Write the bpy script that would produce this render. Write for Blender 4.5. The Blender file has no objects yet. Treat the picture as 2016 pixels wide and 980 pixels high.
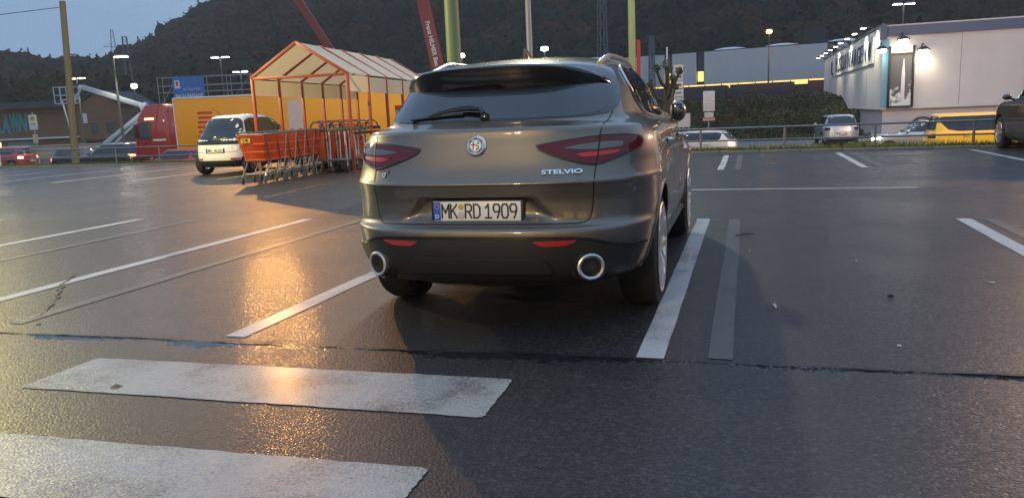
import bpy, bmesh, math, random
import numpy as np
from mathutils import Vector, Matrix

R = math.radians
random.seed(7)
rng = np.random.default_rng(7)
scene = bpy.context.scene
col = scene.collection
PI = math.pi

# ------------------------------------------------------------------ camera
FPX, PITCH, ROLL, CAMH = 1510.0, R(9.91), R(2.437), 1.2436
cp, sp, cr, sr = math.cos(PITCH), math.sin(PITCH), math.cos(ROLL), math.sin(ROLL)
_r, _f, _u = Vector((1, 0, 0)), Vector((0, cp, -sp)), Vector((0, sp, cp))
CR, CU = _r * cr - _u * sr, _r * sr + _u * cr
cd = bpy.data.cameras.new('camera')
cam = bpy.data.objects.new('camera', cd)
col.objects.link(cam)
cd.sensor_width, cd.lens = 36.0, FPX / 2016 * 36
cd.clip_start, cd.clip_end = 0.05, 4000
m3 = Matrix((CR, CU, -_f)).transposed()
cam.matrix_world = Matrix.Translation((0, 0, CAMH)) @ m3.to_4x4()
scene.camera = cam

# ------------------------------------------------------------------ sky, sun, exposure
world = bpy.data.worlds.new('World')
scene.world = world
world.use_nodes = True
wn, wl = world.node_tree.nodes, world.node_tree.links
wn.clear()
SUN_EL, SUN_ROT = R(3.0), R(200.0)
sky = wn.new('ShaderNodeTexSky')
sky.sky_type = 'NISHITA'
sky.sun_disc = False
sky.sun_elevation, sky.sun_rotation = SUN_EL, SUN_ROT
sky.air_density, sky.dust_density, sky.ozone_density = 1.0, 0.6, 3.0
tc = wn.new('ShaderNodeTexCoord')
mp = wn.new('ShaderNodeMapping'); mp.inputs['Scale'].default_value = (1.0, 1.0, 3.2)
nz = wn.new('ShaderNodeTexNoise'); nz.inputs['Scale'].default_value = 2.1
nz.inputs['Detail'].default_value = 6; nz.inputs['Roughness'].default_value = 0.55
cr_ = wn.new('ShaderNodeValToRGB')
cr_.color_ramp.elements[0].position, cr_.color_ramp.elements[1].position = 0.38, 0.66
mx = wn.new('ShaderNodeMix'); mx.data_type = 'RGBA'
mx.inputs['A'].default_value = (2.4, 3.6, 5.6, 1)      # thin cloud deck at blue hour
mx.inputs['B'].default_value = (2.8, 4.0, 5.85, 1)
mx2 = wn.new('ShaderNodeMix'); mx2.data_type = 'RGBA'; mx2.inputs['Factor'].default_value = 0.95
bg = wn.new('ShaderNodeBackground'); bg.inputs['Strength'].default_value = 0.105
wo = wn.new('ShaderNodeOutputWorld')
wl.new(tc.outputs['Generated'], mp.inputs['Vector']); wl.new(mp.outputs['Vector'], nz.inputs['Vector'])
wl.new(nz.outputs['Fac'], cr_.inputs['Fac']); wl.new(cr_.outputs['Color'], mx.inputs['Factor'])
wl.new(sky.outputs['Color'], mx2.inputs['A']); wl.new(mx.outputs['Result'], mx2.inputs['B'])
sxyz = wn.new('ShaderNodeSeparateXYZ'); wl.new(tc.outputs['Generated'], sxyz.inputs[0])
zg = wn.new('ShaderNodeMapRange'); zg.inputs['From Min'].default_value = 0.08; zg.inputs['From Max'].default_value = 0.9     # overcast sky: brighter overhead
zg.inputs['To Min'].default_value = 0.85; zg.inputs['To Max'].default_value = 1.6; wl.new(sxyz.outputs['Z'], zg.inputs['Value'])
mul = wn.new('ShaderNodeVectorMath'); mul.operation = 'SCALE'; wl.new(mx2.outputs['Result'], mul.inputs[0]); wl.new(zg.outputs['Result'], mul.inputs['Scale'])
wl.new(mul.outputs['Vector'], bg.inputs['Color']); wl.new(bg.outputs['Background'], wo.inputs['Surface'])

sd = bpy.data.lights.new('sun', 'SUN')
sd.energy, sd.angle, sd.color = 0.05, R(30), (1.0, 0.9, 0.8)
sun = bpy.data.objects.new('sun', sd); col.objects.link(sun)
sun.rotation_euler = (R(90) - SUN_EL, 0, -SUN_ROT + PI)

vs = scene.view_settings
scene.display_settings.display_device = 'sRGB'
vs.view_transform, vs.look, vs.exposure, vs.gamma, vs.use_curve_mapping = 'Standard', 'None', 0.38, 1.0, False
cy = scene.cycles
cy.use_denoising = True
cy.denoising_prefilter = 'NONE'
cy.max_bounces, cy.diffuse_bounces, cy.glossy_bounces, cy.transmission_bounces = 6, 3, 4, 4
cy.sample_clamp_indirect = 2.5
cy.volume_bounces = 0
cy.caustics_reflective = cy.caustics_refractive = False

def lamp_light(name, loc, power, color, radius=0.25, spot=None, target=None, blend=0.5):
    ld = bpy.data.lights.new(name, 'SPOT' if spot else 'POINT')
    ld.energy, ld.color, ld.shadow_soft_size = power, color, radius
    o = bpy.data.objects.new(name, ld); col.objects.link(o)
    o.location = loc
    if spot:
        ld.spot_size, ld.spot_blend = R(spot), blend
        d = Vector(target) - Vector(loc)
        o.rotation_euler = d.to_track_quat('-Z', 'Y').to_euler()
    return o

# ------------------------------------------------------------------ materials
def newmat(name):
    m = bpy.data.materials.new(name); m.use_nodes = True
    nt = m.node_tree
    return m, nt.nodes, nt.links, nt.nodes['Principled BSDF']

def mat(name, color, rough=0.5, metal=0.0, coat=0.0, coat_rough=0.05, var=0.15, scale=6.0, bump=0.0, bscale=60.0,
        spec=0.5, trans=0.0, streak=False, stretch=(1, 1, 1), sss=0.0):
    """Principled material whose colour and roughness wander with noise."""
    m, n, l, p = newmat(name)
    c = Vector(color[:3])
    tcn = n.new('ShaderNodeTexCoord'); mpn = n.new('ShaderNodeMapping')
    mpn.inputs['Scale'].default_value = (scale * stretch[0], scale * stretch[1], scale * stretch[2])
    l.new(tcn.outputs['Object'], mpn.inputs['Vector'])
    nn = n.new('ShaderNodeTexNoise'); nn.inputs['Scale'].default_value = 1.0; nn.inputs['Detail'].default_value = 5
    l.new(mpn.outputs['Vector'], nn.inputs['Vector'])
    mixn = n.new('ShaderNodeMix'); mixn.data_type = 'RGBA'
    mixn.inputs['A'].default_value = (*(c * (1 - var)), 1); mixn.inputs['B'].default_value = (*(c * (1 + var)), 1)
    l.new(nn.outputs['Fac'], mixn.inputs['Factor']); l.new(mixn.outputs['Result'], p.inputs['Base Color'])
    mr = n.new('ShaderNodeMapRange'); mr.inputs['To Min'].default_value = max(0.02, rough * 0.8); mr.inputs['To Max'].default_value = min(1, rough * 1.2)
    l.new(nn.outputs['Fac'], mr.inputs['Value']); l.new(mr.outputs['Result'], p.inputs['Roughness'])
    p.inputs['Metallic'].default_value = metal
    p.inputs['Coat Weight'].default_value = coat; p.inputs['Coat Roughness'].default_value = coat_rough
    p.inputs['Specular IOR Level'].default_value = spec
    p.inputs['Transmission Weight'].default_value = trans
    if bump:
        bn = n.new('ShaderNodeTexNoise'); bn.inputs['Scale'].default_value = bscale; bn.inputs['Detail'].default_value = 3
        l.new(tcn.outputs['Object'], bn.inputs['Vector'])
        b = n.new('ShaderNodeBump'); b.inputs['Strength'].default_value = bump; b.inputs['Distance'].default_value = 0.01
        l.new(bn.outputs['Fac'], b.inputs['Height']); l.new(b.outputs['Normal'], p.inputs['Normal'])
    return m

def glow(name, color, strength):
    m, n, l, p = newmat(name)
    p.inputs['Base Color'].default_value = (*[min(1, c) for c in color], 1)
    p.inputs['Emission Color'].default_value = (*color, 1); p.inputs['Emission Strength'].default_value = strength
    if name != 'added_window_glow': m.cycles.emission_sampling = 'NONE'
    return m

# ------------------------------------------------------------------ mesh building
class MB:
    def __init__(s): s.v, s.f = [], []
    def add(s, vs_, fs, M=None):
        o = len(s.v)
        s.v += [tuple(M @ Vector(v)) if M else tuple(v) for v in vs_]
        s.f += [[i + o for i in f] for f in fs]
        return s
    def box(s, c, size, M=None, rz=0.0, taper=1.0):
        hx, hy, hz = size[0] / 2, size[1] / 2, size[2] / 2
        vs_ = []
        for z, t in ((-hz, 1.0), (hz, taper)):
            for x, y in ((-hx, -hy), (hx, -hy), (hx, hy), (-hx, hy)):
                xx, yy = x * t, y * t
                vs_.append((c[0] + xx * math.cos(rz) - yy * math.sin(rz), c[1] + xx * math.sin(rz) + yy * math.cos(rz), c[2] + z))
        return s.add(vs_, [(3, 2, 1, 0), (4, 5, 6, 7), (0, 1, 5, 4), (1, 2, 6, 5), (2, 3, 7, 6), (3, 0, 4, 7)], M)
    def bar(s, a, b, w, h=None, up=(0, 0, 1), M=None):
        a, b = Vector(a), Vector(b); h = h or w
        d = (b - a).normalized(); u = Vector(up)
        if abs(d.dot(u)) > 0.98: u = Vector((0, 1, 0))
        x = d.cross(u).normalized(); z = x.cross(d)
        vs_ = [p + x * sx * w / 2 + z * sz * h / 2 for p in (a, b) for sx, sz in ((-1, -1), (1, -1), (1, 1), (-1, 1))]
        return s.add(vs_, [(0, 3, 2, 1), (4, 5, 6, 7), (0, 1, 5, 4), (1, 2, 6, 5), (2, 3, 7, 6), (3, 0, 4, 7)], M)
    def tube(s, pts, r, n=8, closed=False, M=None):
        P = [Vector(p) for p in pts]; k = len(P)
        rs = r if isinstance(r, (list, tuple)) else [r] * k
        vs_, prev = [], None
        for i in range(k):
            t = (P[(i + 1) % k] - P[i - 1]) if closed else (P[min(i + 1, k - 1)] - P[max(i - 1, 0)])
            t.normalize()
            if prev is None:
                a = Vector((0, 0, 1)) if abs(t.z) < 0.9 else Vector((1, 0, 0))
                x = t.cross(a).normalized()
            else:
                x = (prev - t * prev.dot(t)).normalized()
            prev = x; y = t.cross(x)
            for j in range(n):
                an = 2 * PI * j / n
                vs_.append(P[i] + (x * math.cos(an) + y * math.sin(an)) * rs[i])
        fs = []
        for i in range(k if closed else k - 1):
            for j in range(n):
                a, b = i * n + j, i * n + (j + 1) % n
                c, d = ((i + 1) % k) * n + (j + 1) % n, ((i + 1) % k) * n + j
                fs.append((a, b, c, d))
        if not closed:
            fs.append(tuple(range(n))[::-1]); fs.append(tuple(range((k - 1) * n, k * n)))
        return s.add(vs_, fs, M)
    def lathe(s, prof, n=24, M=None, cap=True):
        """profile of (radius, height) turned about local Z"""
        vs_, fs = [], []
        for r_, h in prof:
            for j in range(n):
                a = 2 * PI * j / n
                vs_.append((r_ * math.cos(a), r_ * math.sin(a), h))
        for i in range(len(prof) - 1):
            for j in range(n):
                fs.append((i * n + j, i * n + (j + 1) % n, (i + 1) * n + (j + 1) % n, (i + 1) * n + j))
        if cap:
            if prof[0][0] > 1e-4: fs.append(tuple(range(n))[::-1])
            if prof[-1][0] > 1e-4: fs.append(tuple(range((len(prof) - 1) * n, len(prof) * n)))
        return s.add(vs_, fs, M)
    def prism(s, poly, z0, z1, M=None):
        k = len(poly)
        vs_ = [(p[0], p[1], z0) for p in poly] + [(p[0], p[1], z1) for p in poly]
        fs = [tuple(range(k))[::-1], tuple(range(k, 2 * k))] + [(i, (i + 1) % k, k + (i + 1) % k, k + i) for i in range(k)]
        return s.add(vs_, fs, M)
    def build(s, name, m, parent=None, smooth=35, bevel=0.0, M=None):
        me = bpy.data.meshes.new(name)
        me.from_pydata(s.v, [], s.f)
        bm = bmesh.new(); bm.from_mesh(me)
        bmesh.ops.recalc_face_normals(bm, faces=bm.faces)
        if bevel:
            es = [e for e in bm.edges if len(e.link_faces) == 2 and e.calc_face_angle(0) > 0.6]
            bmesh.ops.bevel(bm, geom=es, offset=bevel, segments=2, affect='EDGES', profile=0.5)
        bm.to_mesh(me); bm.free()
        return link_mesh(name, me, m, parent, smooth)

def link_mesh(name, me, m, parent=None, smooth=35):
    if smooth:
        me.polygons.foreach_set('use_smooth', [True] * len(me.polygons))
        me.set_sharp_from_angle(angle=R(smooth))
    for x in (m if isinstance(m, (list, tuple)) else [m]):
        me.materials.append(x)
    o = bpy.data.objects.new(name, me); col.objects.link(o)
    if parent: o.parent = parent
    return o

def tag(o, label=None, cat=None, group=None, kind=None):
    if label: o['label'] = label
    if cat: o['category'] = cat
    if group: o['group'] = group
    if kind: o['kind'] = kind
    return o

def thing(name, label, cat, loc=(0, 0, 0), rz=0.0, group=None):
    o = bpy.data.objects.new(name, None); col.objects.link(o)
    o.empty_display_size = 0.2
    o.location = loc; o.rotation_euler = (0, 0, rz)
    return tag(o, label, cat, group)

KIDS = {}
def children(o): return [c for c in bpy.data.objects if c.parent == o]
def copy_tree(o, parent=None):
    c = o.copy(); col.objects.link(c)
    if parent is not None: c.parent = parent
    for ch in KIDS.setdefault(o.name, children(o)): copy_tree(ch, c)
    return c

def np_mesh(name, V, F, m, parent=None, smooth=0):
    """fast mesh from numpy arrays of equal-sided faces"""
    me = bpy.data.meshes.new(name)
    V = np.asarray(V, np.float32); F = np.asarray(F, np.int32); k = F.shape[1]
    me.vertices.add(len(V)); me.vertices.foreach_set('co', V.ravel())
    me.loops.add(F.size); me.loops.foreach_set('vertex_index', F.ravel())
    me.polygons.add(len(F)); me.polygons.foreach_set('loop_start', np.arange(0, F.size, k, dtype=np.int32))
    me.polygons.foreach_set('loop_total', np.full(len(F), k, np.int32))
    me.update(calc_edges=True)
    return link_mesh(name, me, m, parent, smooth)

def text_mb(txt, h, depth=0.004, width=None, bold=0.0, M=None, mb=None, spacing=1.0):
    """letters in the local XZ plane (front towards -Y), centred, h metres tall"""
    cu = bpy.data.curves.new('t', 'FONT'); cu.body = txt; cu.offset = bold; cu.space_character = spacing
    cu.resolution_u = 3
    o = bpy.data.objects.new('t', cu); col.objects.link(o)
    bpy.context.view_layer.update()
    me = bpy.data.meshes.new_from_object(o.evaluated_get(bpy.context.evaluated_depsgraph_get()))
    vs_ = [v.co.copy() for v in me.vertices]; fs = [list(p.vertices) for p in me.polygons]
    bpy.data.objects.remove(o); bpy.data.curves.remove(cu); bpy.data.meshes.remove(me)
    x0, x1 = min(v.x for v in vs_), max(v.x for v in vs_); y0, y1 = min(v.y for v in vs_), max(v.y for v in vs_)
    sc_ = h / (y1 - y0); sx = sc_ if width is None else width / (x1 - x0)
    front = [((v.x - (x0 + x1) / 2) * sx, -depth, (v.y - (y0 + y1) / 2) * sc_) for v in vs_]
    back = [(v[0], 0.0, v[2]) for v in front]
    k = len(front); F = [f for f in fs] + [[i + k for i in f][::-1] for f in fs]
    cnt = {}
    for f in fs:
        for a, b in zip(f, f[1:] + f[:1]): cnt[(a, b)] = 1
    for (a, b) in list(cnt):
        if (b, a) not in cnt: F.append([b, a, a + k, b + k])
    mb = mb or MB()
    return mb.add(front + back, F, M)

def rounded(poly, r, n=4):
    """corner-rounded copy of a 2D polygon"""
    out, k = [], len(poly)
    for i in range(k):
        p0, p1, p2 = Vector(poly[i - 1]), Vector(poly[i]), Vector(poly[(i + 1) % k])
        a, b = p0 - p1, p2 - p1
        ra = min(r, a.length * 0.45); rb = min(r, b.length * 0.45)
        A, B = p1 + a.normalized() * ra, p1 + b.normalized() * rb
        for j in range(n + 1):
            t = j / n
            q = A * (1 - t) ** 2 + p1 * 2 * t * (1 - t) + B * t * t
            out.append((q.x, q.y))
    return out

def smoothstep(a, b, x):
    t = np.clip((np.asarray(x, float) - a) / (b - a), 0, 1)
    return t * t * (3 - 2 * t)

def noise2(x, y, seed=0):
    """cheap smooth value noise for numpy arrays"""
    x, y = np.asarray(x, float), np.asarray(y, float)
    xi, yi = np.floor(x).astype(int), np.floor(y).astype(int)
    fx, fy = x - xi, y - yi
    fx, fy = fx * fx * (3 - 2 * fx), fy * fy * (3 - 2 * fy)
    def h(a, b):
        n = (a * 374761393 + b * 668265263 + seed * 974634777) & 0x7fffffff
        n = ((n ^ (n >> 13)) * 1274126177) & 0x7fffffff
        return ((n ^ (n >> 16)) & 0xffff) / 65535.0
    return (h(xi, yi) * (1 - fx) + h(xi + 1, yi) * fx) * (1 - fy) + (h(xi, yi + 1) * (1 - fx) + h(xi + 1, yi + 1) * fx) * fy
# ------------------------------------------------------------------ frames of reference of the place
def PK(a, b, z=0.0):            # parking bays: a across, b along
    return Vector((a * 0.955 + b * 0.2965, -a * 0.2965 + b * 0.955, z))
BAY = R(-17.25)                 # heading of a car standing straight in a bay
K0, KD, KN = Vector((-20.34, 30.95, 0)), Vector((0.9274, -0.374, 0)), Vector((0.374, 0.9274, 0))
def KB(t, v, z=0.0):            # kerb line: t along, v beyond it
    return K0 + KD * t + KN * v + Vector((0, 0, z))
LOW = -1.2                      # level of the street below the car park

# ------------------------------------------------------------------ ground materials
def facets(n, l, vec_out, amount):
    """every stone of the surface tilted its own way"""
    geo = n.new('ShaderNodeNewGeometry')
    a = n.new('ShaderNodeVectorMath'); a.operation = 'SUBTRACT'; l.new(vec_out, a.inputs[0]); a.inputs[1].default_value = (.5, .5, .5)
    b = n.new('ShaderNodeVectorMath'); b.operation = 'MULTIPLY'; l.new(a.outputs[0], b.inputs[0]); b.inputs[1].default_value = (amount, amount, 0)
    c = n.new('ShaderNodeVectorMath'); c.operation = 'ADD'; l.new(b.outputs[0], c.inputs[0]); l.new(geo.outputs['Normal'], c.inputs[1])
    d = n.new('ShaderNodeVectorMath'); d.operation = 'NORMALIZE'; l.new(c.outputs[0], d.inputs[0])
    return d.outputs[0]

def mk_asphalt(name, base, wet=0.75, drain=False, speck=0.5, tint=(.95, 1, 1.1)):
    m, n, l, p = newmat(name)
    geo = n.new('ShaderNodeNewGeometry')
    def tex(kind, sc, **kw):
        t = n.new(kind); t.inputs['Scale'].default_value = sc
        for k, v in kw.items(): t.inputs[k].default_value = v
        l.new(geo.outputs['Position'], t.inputs['Vector']); return t
    def math_(op, a, b=None, clamp=False):
        q = n.new('ShaderNodeMath'); q.operation = op; q.use_clamp = clamp
        for i, x in enumerate((a, b)):
            if x is None: continue
            if isinstance(x, (int, float)): q.inputs[i].default_value = x
            else: l.new(x, q.inputs[i])
        return q.outputs[0]
    def rng_(x, a, b, c, d):
        q = n.new('ShaderNodeMapRange'); l.new(x, q.inputs['Value'])
        for k, v in zip(('From Min', 'From Max', 'To Min', 'To Max'), (a, b, c, d)): q.inputs[k].default_value = v
        return q.outputs[0]
    big = tex('ShaderNodeTexNoise', 0.55, Detail=5.0, Roughness=0.6)
    mid = tex('ShaderNodeTexNoise', 9.0, Detail=6.0, Roughness=0.65)
    grit = tex('ShaderNodeTexVoronoi', 82.0); grit.inputs['Randomness'].default_value = 1.0
    fine = tex('ShaderNodeTexNoise', 260.0, Detail=2.0)
    c1 = n.new('ShaderNodeMix'); c1.data_type = 'RGBA'
    c1.inputs['A'].default_value = (base * .55 * tint[0], base * .55 * tint[1], base * .55 * tint[2], 1)
    c1.inputs['B'].default_value = (base * 1.3 * tint[0], base * 1.3 * tint[1], base * 1.3 * tint[2], 1)
    l.new(math_('ADD', math_('MULTIPLY', big.outputs['Fac'], 0.5), math_('MULTIPLY', mid.outputs['Fac'], 0.5)), c1.inputs['Factor'])
    c2 = n.new('ShaderNodeMix'); c2.data_type = 'RGBA'; c2.inputs['B'].default_value = (base * 5.0, base * 4.8, base * 4.4, 1)  # pale stones, strengthened so the sparkle of wet grit sits in the colour
    sep = n.new('ShaderNodeSeparateColor'); l.new(grit.outputs['Color'], sep.inputs[0])
    l.new(c1.outputs['Result'], c2.inputs['A']); l.new(rng_(sep.outputs[0], 0.55, 1.0, 0.0, speck), c2.inputs['Factor'])
    rough = rng_(big.outputs['Fac'], 0.3, 0.7, 0.62 - 0.2 * wet, 0.72 - 0.2 * wet)
    rough = math_('ADD', rough, rng_(mid.outputs['Fac'], 0.3, 0.7, -0.03, 0.03))
    h = math_('ADD', math_('MULTIPLY', grit.outputs['Distance'], -0.9), math_('MULTIPLY', fine.outputs['Fac'], 0.5))
    h = math_('ADD', h, math_('MULTIPLY', mid.outputs['Fac'], 0.16))
    colour = c2.outputs['Result']
    if drain:
        dot = n.new('ShaderNodeVectorMath'); dot.operation = 'DOT_PRODUCT'
        l.new(geo.outputs['Position'], dot.inputs[0]); dot.inputs[1].default_value = (0.264, 0.9645, 0)
        dist = math_('SUBTRACT', dot.outputs['Value'], 3.753)
        wn_ = tex('ShaderNodeTexNoise', 1.7, Detail=4.0, Roughness=0.6)
        ed = tex('ShaderNodeTexNoise', 24.0, Detail=3.0)
        width = math_('ADD', rng_(wn_.outputs['Fac'], 0.36, 0.66, 0.0, 0.13), rng_(ed.outputs['Fac'], 0.3, 0.7, -0.035, 0.035))
        inside = math_('MULTIPLY', rng_(math_('ADD', dist, width), -0.008, 0.008, 0, 1), rng_(dist, -0.006, 0.006, 1, 0))
        rough = math_('ADD', math_('MULTIPLY', rough, math_('SUBTRACT', 1.0, inside)), math_('MULTIPLY', inside, 0.03))
        h = math_('MULTIPLY', h, math_('SUBTRACT', 1.0, inside))
        c3 = n.new('ShaderNodeMix'); c3.data_type = 'RGBA'; c3.inputs['B'].default_value = (0.018, 0.018, 0.02, 1)
        l.new(colour, c3.inputs['A']); l.new(inside, c3.inputs['Factor']); colour = c3.outputs['Result']
    b = n.new('ShaderNodeBump'); b.inputs['Strength'].default_value = 0.5; b.inputs['Distance'].default_value = 0.0045
    l.new(facets(n, l, grit.outputs['Color'], 0.13), b.inputs['Normal'])
    l.new(h, b.inputs['Height']); l.new(b.outputs['Normal'], p.inputs['Normal'])
    l.new(colour, p.inputs['Base Color']); l.new(rough, p.inputs['Roughness'])
    p.inputs['IOR'].default_value = 1.45
    # a film of rain water over the stones
    cb = n.new('ShaderNodeBump'); cb.inputs['Strength'].default_value = .25; cb.inputs['Distance'].default_value = 0.004
    l.new(facets(n, l, grit.outputs['Color'], 0.05), cb.inputs['Normal']); l.new(math_('MULTIPLY', grit.outputs['Distance'], -1.0), cb.inputs['Height']); l.new(cb.outputs['Normal'], p.inputs['Coat Normal'])
    l.new(rng_(big.outputs['Fac'], 0.35, 0.65, 0.05 * wet, 0.38 * wet), p.inputs['Coat Weight']); p.inputs['Coat IOR'].default_value = 1.33
    l.new(rng_(mid.outputs['Fac'], 0.3, 0.7, 0.09, 0.17), p.inputs['Coat Roughness'])
    return m

def mk_paint(name, white, wear, ghost=0.0):
    """road paint with worn-through spots and the grain of the asphalt"""
    m, n, l, p = newmat(name)
    geo = n.new('ShaderNodeNewGeometry')
    def tex(kind, sc, **kw):
        t = n.new(kind); t.inputs['Scale'].default_value = sc
        for k, v in kw.items(): t.inputs[k].default_value = v
        l.new(geo.outputs['Position'], t.inputs['Vector']); return t
    n1 = tex('ShaderNodeTexNoise', 75.0, Detail=6.0, Roughness=0.8); n2 = tex('ShaderNodeTexNoise', 2.3, Detail=4.0)
    v = tex('ShaderNodeTexVoronoi', 82.0)
    add = n.new('ShaderNodeMath'); add.operation = 'MULTIPLY_ADD'
    l.new(n2.outputs['Fac'], add.inputs[0]); add.inputs[1].default_value = 0.75; l.new(n1.outputs['Fac'], add.inputs[2])
    rp = n.new('ShaderNodeMapRange'); l.new(add.outputs[0], rp.inputs['Value'])
    rp.inputs['From Min'].default_value = 0.60 + wear; rp.inputs['From Max'].default_value = 0.86 + wear
    mx_ = n.new('ShaderNodeMix'); mx_.data_type = 'RGBA'
    mx_.inputs['A'].default_value = (0.06 + ghost, 0.06 + ghost, 0.062 + ghost, 1); mx_.inputs['B'].default_value = (white, white, white * .98, 1)
    l.new(rp.outputs['Result'], mx_.inputs['Factor']); l.new(mx_.outputs['Result'], p.inputs['Base Color'])
    p.inputs['Roughness'].default_value = 0.5; p.inputs['Coat Weight'].default_value = .3; p.inputs['Coat Roughness'].default_value = .24; p.inputs['Coat IOR'].default_value = 1.33
    b = n.new('ShaderNodeBump'); b.inputs['Strength'].default_value = 0.6; b.inputs['Distance'].default_value = 0.003
    b.invert = True
    l.new(facets(n, l, v.outputs['Color'], 0.2), b.inputs['Normal'])
    l.new(v.outputs['Distance'], b.inputs['Height']); l.new(b.outputs['Normal'], p.inputs['Normal'])
    return m

M_LOT = mk_asphalt('wet_asphalt', 0.016, 1.0, drain=True)
M_ROAD = mk_asphalt('street_asphalt', 0.05, 0.5)
M_YARD = mk_asphalt('yard_asphalt', 0.11, 0.3)
M_WHITE = mk_paint('road_paint', 0.46, 0.02)
M_ZEBRA = mk_paint('zebra_paint', 0.31, 0.05)
M_GHOST = mk_paint('faded_paint', 0.075, 0.03, -0.02)
M_JOINT = mat('joint_filler', (0.012, 0.012, 0.013), 0.5)
M_KERB = mat('kerb_concrete', (0.16, 0.155, 0.145), 0.8, bump=0.4, bscale=40)
M_SOIL = mat('rough_grass_soil', (0.034, 0.034, 0.018), 0.95, var=0.5, scale=0.4, bump=0.5, bscale=3)
M_GRASS = mat('grass_blades', (0.075, 0.105, 0.022), 0.7, var=0.45, scale=3)
M_LITGRASS = mat('lit_grass_blades', (0.17, 0.17, 0.035), 0.75, var=0.4, scale=2)  # verge grass again, with the yellow of the light on it put into the colour

# ------------------------------------------------------------------ terrain, car park, street
def ground_z(x, y):
    x, y = np.asarray(x, float), np.asarray(y, float)
    v = (x - K0.x) * KN.x + (y - K0.y) * KN.y
    z = np.where(v < 0.08, -0.3, 0.03)
    z = np.where(v > 0.9, 0.03 - (0.03 - LOW) * smoothstep(0.9, 4.2, v), z)
    rail = smoothstep(-9, 10, x) * smoothstep(35, 50, v) * 2.7
    z = z + np.where(v > 30, rail, 0)
    r = np.hypot(x, y); a = x / np.maximum(np.abs(y), 1e-3)
    A = [-3, -0.75, -0.667, -0.57, -0.5, -0.44, -0.36, -0.25, 0.0, 0.6, 3]
    Hh = [20, 22, 23, 19, 20, 27, 42, 70, 104, 115, 115]
    hill = np.interp(a, A, Hh) * smoothstep(128, 350, r) * (y > 0)
    hill = hill * (1 + 0.10 * (noise2(x / 55, y / 55, 3) - 0.5) * (r < 345))
    return z + hill

ts = np.concatenate([np.arange(-420, -60, 20), np.arange(-60, 90, 2.5), np.arange(90, 460, 20)])
vs_ = np.concatenate([[-90, -60, -40, -25, -15, -8, -4, -2, -1, -0.4, 0.04, 0.10, 0.3, 0.6, 0.9], np.arange(1.2, 5, 0.4),
                      np.arange(5, 60, 2.5), np.arange(60, 130, 6), np.arange(130, 560, 12)])
T, V = np.meshgrid(ts, vs_, indexing='ij')
X = K0.x + KD.x * T + KN.x * V; Y = K0.y + KD.y * T + KN.y * V
nt_, nv_ = T.shape
idx = np.arange(nt_ * nv_).reshape(nt_, nv_)
F = np.stack([idx[:-1, :-1], idx[1:, :-1], idx[1:, 1:], idx[:-1, 1:]], -1).reshape(-1, 4)
tag(np_mesh('terrain', np.stack([X, Y, ground_z(X, Y)], -1).reshape(-1, 3), F, M_SOIL, smooth=60), kind='structure')

def sheet(name, pts, z, m, kind='structure'):
    b = MB(); b.add([(p[0], p[1], z) for p in pts], [tuple(range(len(pts)))])
    return tag(b.build(name, m, smooth=0), kind=kind)

sheet('car_park', [KB(-70, 0), KB(-70, -75), KB(110, -75), KB(110, 0)], 0.0, M_LOT)
sheet('street', [KB(-160, 7.5), KB(170, 7.5), KB(170, 21.5), KB(-160, 21.5)], LOW + 0.012, M_ROAD)
sheet('forecourt', [KB(20, 22.2), KB(70, 22.2), KB(70, 35), KB(20, 35)], LOW + 0.012, M_YARD)
mbk = MB()
for i in range(130):
    mbk.box(tuple(KB(-70 + i + 0.5 * 1.0, 0.06, -0.02)), (0.985, 0.12, 0.16), rz=math.atan2(KD.y, KD.x))
tag(mbk.build('kerb', M_KERB, bevel=0.012), kind='structure')
b = MB()
for i in range(90): b.box(tuple(KB(-30 + i * 1.2, 21.85, LOW + 0.05)), (1.19, 0.16, 0.16), rz=math.atan2(KD.y, KD.x))
tag(b.build('street_kerb', M_KERB), kind='structure')

# painted lines
def line_pk(mb, a, b0, b1, w=0.14):
    n_ = 14; L, Rr = [], []
    for i in range(n_ + 1):
        bb = b0 + (b1 - b0) * i / n_
        j = (random.random() - .5) * 0.008
        L.append(PK(a - w / 2 + j, bb, 0.004)); Rr.append(PK(a + w / 2 + j, bb, 0.004))
    o = len(L)
    mb.add(L + Rr, [(i, i + 1, o + i + 1, o + i)[::-1] for i in range(n_)])
mw, mg = MB(), MB()
for a in (-0.46, -2.93, -5.52, -8.25, 2.12, 4.68, 7.2, -10.8, -13.3): line_pk(mw, a, 3.76, 8.8)
for a in (-0.12, -4.7, -7.25, 2.36): line_pk(mg, a, 3.8, 8.75, 0.12)
for a in (4.97, 2.1, -0.5, -12.2, -14.75, -17.3, -19.85, -22.4): line_pk(mw, a, 15.6, 20.2, 0.13)
for a in (-0.17, 2.42): line_pk(mg, a, 15.6, 20.1, 0.12)
P_ = [PK(-0.82, 11.89, 0.004), PK(2.3, 11.87, 0.004), PK(2.3, 11.97, 0.004), PK(-0.82, 11.99, 0.004)]
mw.add(P_, [(0, 1, 2, 3)])
tag(mw.build('bay_markings', M_WHITE, smooth=0), kind='structure')
tag(mg.build('faded_bay_markings', M_GHOST, smooth=0), kind='structure')
mz = MB()
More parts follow.
